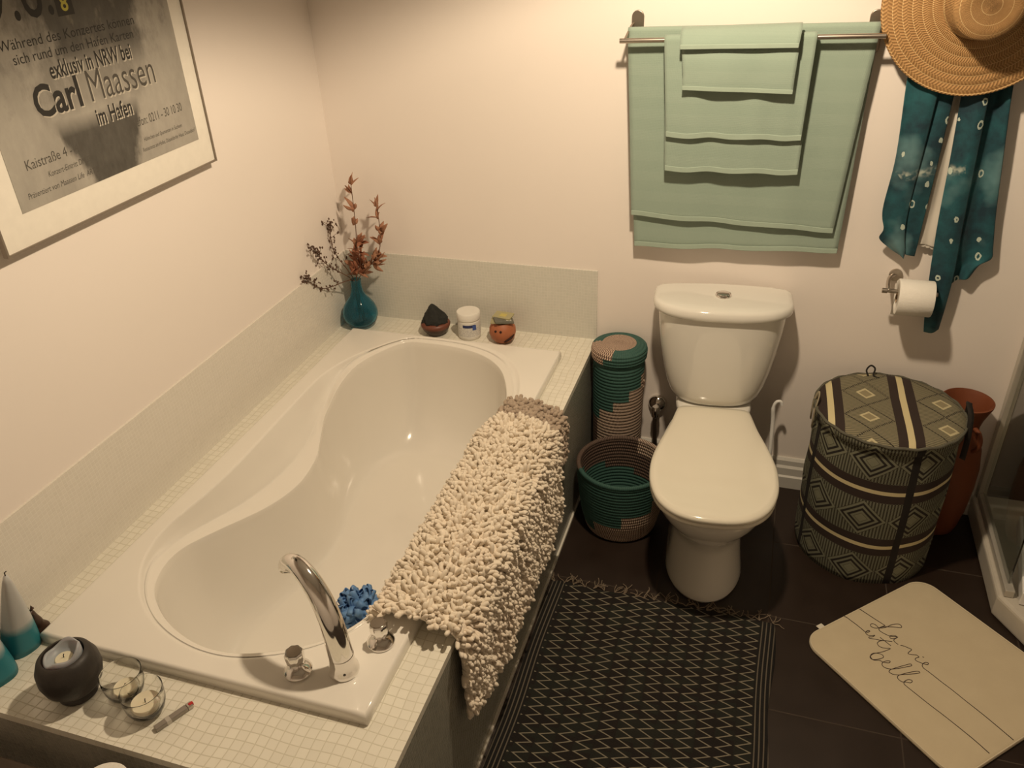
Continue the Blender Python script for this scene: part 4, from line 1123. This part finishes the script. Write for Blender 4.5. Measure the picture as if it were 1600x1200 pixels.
# ------------------------------------------------------------------ candles on the near deck
bc = thing('candle_bowl', 'round black stone candle bowl on near deck corner', 'candle holder', (.278, -1.892, H))
M_blk = mat('black_stone', (.022, .018, .015), .5, fn=lambda m: {'Base Color': mix(noi(30, 4), (.012, .010, .009), (.045, .037, .030)), 'Roughness': clamp(.35+noi(20, 2)*.3), 'bump': (noi(45, 4), .5, .003)})
MB().lathe([(.001, 0), (.038, 0), (.041, .003), (.041, .012), (.038, .016), (.047, .024), (.060, .042), (.0655, .066), (.064, .090), (.055, .112), (.047, .120), (.043, .120), (.041, .111), (.044, .09), (.043, .06), (.001, .045)], 64).make('stone_bowl', M_blk, bc, angle=60)
cb = thing('pillar_candle', 'grey blue candle with burnt crater inside black bowl', 'candle', (.278, -1.892, H+.05))
M_bw_ = mat('blue_grey_wax', (.33, .36, .40), .45, fn=lambda m: {'Base Color': mix(noi(25, 3), (.27, .30, .34), (.42, .44, .46))}, Subsurface_Weight=.1)
rg = []; 
for r, z, am in ((.037, 0, 0), (.038, .045, 0), (.039, .062, .5), (.039, .074, 1), (.035, .077, 1), (.032, .070, .6), (.027, .060, .2), (.020, .057, 0), (.001, .056, 0)):
    rg.append([((r*(1+.05*am*math.sin(3*a+1)))*math.cos(a), (r*(1+.05*am*math.sin(3*a+1)))*math.sin(a), z+am*(.007*math.sin(a*1+.9)+.004*math.sin(4*a)+.006*max(0, math.cos(a-.6))**6)) for a in [2*PI*k/56 for k in range(56)]])
MB().loft(rg).make('wax', M_bw_, cb, angle=180)
MB().lathe([(.0005, .0605), (.017, .0600), (.0185, .0585), (.0185, .056)][::-1], 32).make('wax_pool', mat('cream_wax', (.78, .70, .52), .4, fn=lambda m: {'Base Color': mix(noi(30, 3), (.72, .63, .46), (.82, .75, .58))}, Subsurface_Weight=.1), cb)
MB().tube([(0, 0, .055), (.001, 0, .066), (.003, .001, .070)], .0011, 6).make('wick', mat('burnt_wick', (.02, .01, .008), .9), cb)
M_cw = MATS['cream_wax']; M_wick = MATS['burnt_wick']
M_cg = mat('clear_glass', (.97, .97, .95), .02, fn=lambda m: {}, Transmission_Weight=1.0, IOR=1.45)
cups = [((.388, -1.867), 'clear glass tealight cup between black bowl and other cup'), ((.463, -1.893), 'clear glass tealight cup nearest the silver lighter')]
for (cx, cy), lab in cups:
    t = thing('candle_glass', lab, 'candle holder', (cx, cy, H), 0, 'clear glass tealight cups')
    MB().lathe([(.001, 0), (.024, 0), (.029, .003), (.037, .015), (.042, .032), (.0435, .052), (.043, .066), (.0435, .0675), (.0425, .068), (.0415, .066), (.042, .052), (.0405, .033), (.035, .017), (.027, .008), (.001, .007)], 56).make('glass_cup', M_cg, t, angle=60)
    c2_ = thing('tealight', 'cream tealight candle inside the '+('glass cup beside black bowl' if cx < .42 else 'glass cup nearest the lighter'), 'candle', (cx, cy, H+.0085), rnd.random()*3, 'cream tealights in glass cups')
    k = .62 if cx < .42 else .92
    MB().lathe([(.001, 0), (.022, 0), (.0285*(.85 if k < .7 else 1), .010), (.031*(.85 if k < .7 else 1), .022*k), (.029*(.85 if k < .7 else 1), .026*k), (.022, .0235*k), (.010, .0225*k), (.0005, .0225*k)], 40).make('wax', M_cw, c2_, angle=50)
    MB().tube([(0, 0, .0225*k), (.0005, 0, .0225*k+.007), (.002, 0, .0225*k+.010)], .001, 6).make('wick', M_wick, c2_)
lt = thing('lighter', 'slim silver lighter with red button on mosaic deck', 'lighter', (.528, -1.893, H+.0005), R(64))
M_lt = mat('silver_plastic', (.32, .29, .26), .3, .7)
bevel(MB().box((-.042, -.0075, 0), (.030, .0075, .010)).make('case', M_lt, lt, smooth=False), .002)
bevel(MB().box((.030, -.0075, 0), (.042, .0075, .0105)).make('top_guard', mat('light_metal', (.5, .47, .43), .25, .9), lt, smooth=False), .002)
bevel(MB().box((.034, -.005, .004), (.0445, .0035, .0118)).make('red_button', mat('red_plastic', (.45, .02, .02), .35), lt, smooth=False), .002)
bevel(MB().box((-.018, -.0079, -.0002), (-.008, .0079, .0104)).make('band', mat('pale_band', (.55, .52, .48), .3, .6), lt, smooth=False), .0008)
# ombre cone candles
def f_cone(m):
    x, y, z, v = coords(); return {'Base Color': mix(clamp((z-.065+(noi(20)-.5)*.03)*40.0), (.02, .20, .25), mix(noi(12), (.40, .43, .44), (.56, .56, .54)))}
M_cone = mat('ombre_wax', rough=.5, fn=f_cone, Subsurface_Weight=.05)
HCN = .235
for (cx, cy, lean, lab) in ((.048, -1.820, .054, 'pale cone candle with teal foot nearest the cat figurine'), (.062, -1.905, .010, 'pale cone candle with teal foot cut by the photo edge')):
    t = thing('cone_candle', lab, 'candle', (cx, cy, H), 0, 'teal footed cone candles')
    b = MB(); rg = []
    for i in range(13):
        q = i/12; r = .037*(1-q**1.25)**.9+.005 if q < 1 else .004
        rg.append([(r*(1+.03*math.sin(5*a))*math.cos(a)+lean*q, r*(1+.03*math.sin(5*a))*math.sin(a), HCN*q) for a in [2*PI*k/40 for k in range(40)]])
    b.loft(rg).make if False else b.loft(rg)
    b.make('wax_cone', M_cone, t, angle=180)
    MB().tube([(lean, 0, HCN-.002), (lean+.001, 0, HCN+.009), (lean+.006, .002, HCN+.013)], .0013, 6).make('wick', M_wick, t)
# little cat figurine
bm = bmesh.new()
def sk_fig(name, nodes, edges, m, parent=None, loc=None, lvl=2):
    me = bpy.data.meshes.new(name); me.from_pydata([n_[:3] for n_ in nodes], edges, []); o = bpy.data.objects.new(name, me); C.objects.link(o)
    md = o.modifiers.new('skin', 'SKIN'); me.skin_vertices.new() if not me.skin_vertices else None
    for i, n_ in enumerate(nodes): me.skin_vertices[0].data[i].radius = (n_[3], n_[3])
    me.skin_vertices[0].data[0].use_root = True
    sub(o, lvl); dg = bpy.context.evaluated_depsgraph_get(); bpy.context.view_layer.update(); dg = bpy.context.evaluated_depsgraph_get()
    m2 = bpy.data.meshes.new_from_object(o.evaluated_get(dg)); bpy.data.objects.remove(o)
    return link(name, m2, m, parent, loc, angle=180)
bm.free()
M_cat = mat('dark_brown_wood', (.05, .024, .015), .4)
cat = thing('cat_figurine', 'tiny dark brown sitting cat figurine behind cone candles', 'figurine', (.064, -1.775, H), R(20))
cat.scale = (1.2, 1.2, 1.15)
sk_fig('cat_body', [(.0, .004, .013, .016), (.0, 0, .034, .0125), (0, -.004, .052, .0075), (0, -.006, .068, .0095), (0, -.015, .065, .005), (0, -.012, .006, .006), (.014, .014, .008, .006), (-.004, .002, .022, .013)],
       [(0, 7), (7, 1), (1, 2), (2, 3), (3, 4), (0, 5), (0, 6)], M_cat, cat)
for sx in (-1, 1): MB().lathe([(.004, 0), (.0003, .009)], 8, (sx*.0052, -.005, .074)).make('ear', M_cat, cat)

# ------------------------------------------------------------------ poster
PX = .030
po = thing('framed_poster', 'large framed black and white concert poster on left wall', 'poster', (0, 0, 0))
PY0, PY1, PZ0, PZ1 = -1.477, -.701, 1.383, 2.42
MB().box((.004, PY0+.02, PZ0+.02), (PX-.012, PY1-.02, PZ1-.02)).make('backing_board', mat('hardboard', (.20, .14, .09), .8), po, smooth=False)
b = MB()
b.loft([[(PX-.012, y, z), (PX+.002, y, z), (PX+.002, y2, z2), (PX-.012, y2, z2)] for y, z, y2, z2 in ((PY0, PZ0, PY0+.005, PZ0+.005), (PY1, PZ0, PY1-.005, PZ0+.005), (PY1, PZ1, PY1-.005, PZ1-.005), (PY0, PZ1, PY0+.005, PZ1-.005))], closed=True)
b.make('frame', mat('grey_frame', (.24, .20, .16), .4, .3), po, smooth=False)
MB().box((PX-.011, PY0+.005, PZ0+.005), (PX-.003, PY1-.005, PZ1-.005)).make('mount_board', mat('cream_board', (.80, .76, .68), .8), po, smooth=False)
QY0, QY1, QZ0, QZ1 = -1.400, -.757, 1.459, 2.36
def f_print(m):
    x, y, z, v = coords()
    v2 = vec(0.0, y*1.0, z*.55); n1 = noi(6, 6, v2, .62); n2 = noi(16, 5, v2, .65); n3 = noi(45, 4, v2, .6)
    # figure: a dark shape narrowing downwards below the lettering
    cy = -1.09+(z-1.459)*-.04
    hw = .068+(z-1.459)*.42
    edge = (ab(y-cy)-hw)*14.0+(n2-.5)*1.0
    low_ = clamp(1.0-clamp(edge*3.0))*clamp((1.625-z)*22.0)
    hw2 = .12+(z-1.72)*.10
    e2 = (ab(y+1.055)-hw2)*7.0+(n1-.5)*5.0
    up_ = clamp(1.0-e2*1.4)*clamp((z-1.68)*12.0)
    mid = clamp(1.0-(ab(y+1.1)-.16)*8.0+(n2-.5)*6.0-.6)*clamp((z-1.60)*20.0)*.35
    f = clamp(mx(low_*.93, mx(up_*.88, mid))+(n3-.5)*.26)
    paper = mix(clamp((n1-.35)*2.4), (.30, .28, .245), (.47, .44, .385))
    c = mix(f, paper, (.055, .05, .042))
    c = mix(clamp((n2-.56)*5.0)*up_*.6, c, (.38, .34, .27))
    return {'Base Color': c}
MB().box((PX-.004, QY0, QZ0), (PX-.002, QY1, QZ1)).make('poster_print', mat('poster_ink', rough=.6, fn=f_print), po, smooth=False)
TI = mat('poster_text_black', (.018, .016, .014), .6); TL = mat('poster_text_pale', (.50, .46, .39), .6); TG = mat('poster_text_grey', (.07, .062, .052), .6); TY = mat('poster_text_yellow', (.55, .50, .08), .6)
def ptext(s_, y0, y1, z, h, m=TI, bold=0, dx=0, shear=0, slope=0, shadow=False):
    def xf(u, v_): return Vector((PX-.0018+dx, y0+u, z+v_+slope*u))
    if shadow:
        def xs(u, v_): return Vector((PX-.0019, y0+u+.0028, z+v_-.0032))
        text_mesh('poster_lettering', s_, TL, po, y1-y0, h, xs, bold=bold, shear=shear)
    return text_mesh('poster_lettering', s_, m, po, y1-y0, h, xf, bold=bold, shear=shear)
ptext('exklusiv in NRW bei', -1.208, -.938, 1.708, .036, TI, .018, shadow=True)
ptext('Carl', -1.277, -1.137, 1.637, .068, TI, .024, shadow=True)
ptext('Maassen', -1.108, -.873, 1.637, .070, TG, -.004, shadow=True)
ptext('im Hafen', -1.110, -.985, 1.583, .038, TI, .018, shadow=True)
ptext('19.6.', -1.366, -1.143, 1.835, .12, TI, 0)
ptext('Während des Konzertes können', -1.322, -.900, 1.782, .021, TI, 0)
ptext('sich rund um den Hafen Karten', -1.295, -.915, 1.752, .021, TI, 0)
ptext('Kaistraße 4 - 40', -1.352, -1.178, 1.541, .022, TG, 0)
ptext('Telefon: 0211 - 30 10 30', -1.010, -.798, 1.548, .022, TG, 0)
ptext('Konzert-Eintritt DM 35', -1.300, -1.165, 1.512, .013, TG, 0, shear=.2)
ptext('Präsentiert von Maassen Life  ART B', -1.372, -1.150, 1.482, .013, TG, 0, shear=.2)
ptext('Hähnchen und Spumanten in Sachsen', -.972, -.815, 1.508, .010, TG, 0, shear=.2)
ptext('Restaurants am Hafen, Düsseldorfer Haus, Düsseldorf', -.985, -.765, 1.484, .010, TG, 0, shear=.2)
MB().box((PX-.0021, -1.135, 1.828), (PX-.0017, -1.085, 1.87)).make('badge', mat('badge_dark', (.03, .026, .022), .6), po, smooth=False)
ptext('8', -1.121, -1.099, 1.838, .034, TY, .02, dx=.0004)
M_pg = mat('poster_glass', (1, 1, 1), .03, fn=lambda m: {}, Transmission_Weight=1.0, IOR=1.2)

# ------------------------------------------------------------------ stool with a roll in front of the tub panel
stl = thing('wooden_stool', 'dark brown wooden stool in front of the tub', 'stool', (.30, -2.165, 0))
M_dw = mat('dark_wood', rough=.55, fn=lambda m: (lambda x, y, z, v: {'Base Color': mix(noi(6, 5, vec(x*1.0, y*14.0, z*14.0)), (.028, .018, .011), (.07, .048, .032))})(*coords()))
b = MB(); b.box((-.25, -.13, .455), (.25, .13, .48)); bevel(b.make('seat', M_dw, stl, smooth=False), .004)
for sx in (-1, 1):
    for sy in (-1, 1):
        bevel(MB().box((sx*.22-.015, sy*.11-.015, 0), (sx*.22+.015, sy*.11+.015, .455)).make('leg', M_dw, stl, smooth=False), .003)

sr_ = thing('toilet_roll', 'spare tissue roll standing on dark stool at bottom photo edge', 'toilet paper', (.525, -2.088, .480))
MB().lathe([(.020, .002), (.046, .0), (.048, .003), (.048, .121), (.046, .124), (.020, .124), (.020, .002)], 48, cap0=False, cap1=False).make('roll', M_paper, sr_, angle=50)
o = MB().lathe([(.0195, .001), (.0195, .123)], 28, cap0=False, cap1=False).make('core', MATS['cardboard'], sr_); solid(o, .001, -1)

# ------------------------------------------------------------------ ceiling lamp (out of frame, gives the light)
cl = thing('ceiling_lamp', 'flush ceiling downlight above the bathroom floor', 'lamp', (LAMP[0], LAMP[1], ZC))
MB().lathe([(.11, -.001), (.11, -.05), (.105, -.055), (.095, -.055), (.09, -.012), (.001, -.012)][::-1], 48).make('metal_shade', M_steel, cl)

# ------------------------------------------------------------------ pieces that belong to a part of a thing
for root in [o for o in C.objects if o.parent is None and o.type == 'EMPTY']:
    kids = list(root.children)
    def kid(n_): return next((k for k in kids if k.name.split('.')[0] == n_), None)
    for child, par in (('hem', 'cloth'), ('scalloped_hem', 'cloth'), ('flush_button', 'tank_lid'), ('label_stripe', 'label'), ('label_emblem', 'label'), ('poster_lettering', 'poster_print'), ('badge', 'poster_print'), ('wick', 'wax'), ('wick', 'wax_cone'), ('wax_pool', 'wax'), ('cap', 'knob'), ('red_button', 'case'), ('brim_edge', 'straw_weave'), ('handwriting', 'foam_pad'), ('edge_stitch', 'foam_pad'), ('set_screw', 'base_collar'), ('piping', 'lid'), ('zip_pull_loop', 'lid'), ('printed_panel', 'sleeve'), ('chenille_pile', 'backing')):
        p = kid(par)
        if p is None: continue
        for k in kids:
            if k.name.split('.')[0] == child and k.parent == root and p.matrix_basis == Matrix.Identity(4): k.parent = p
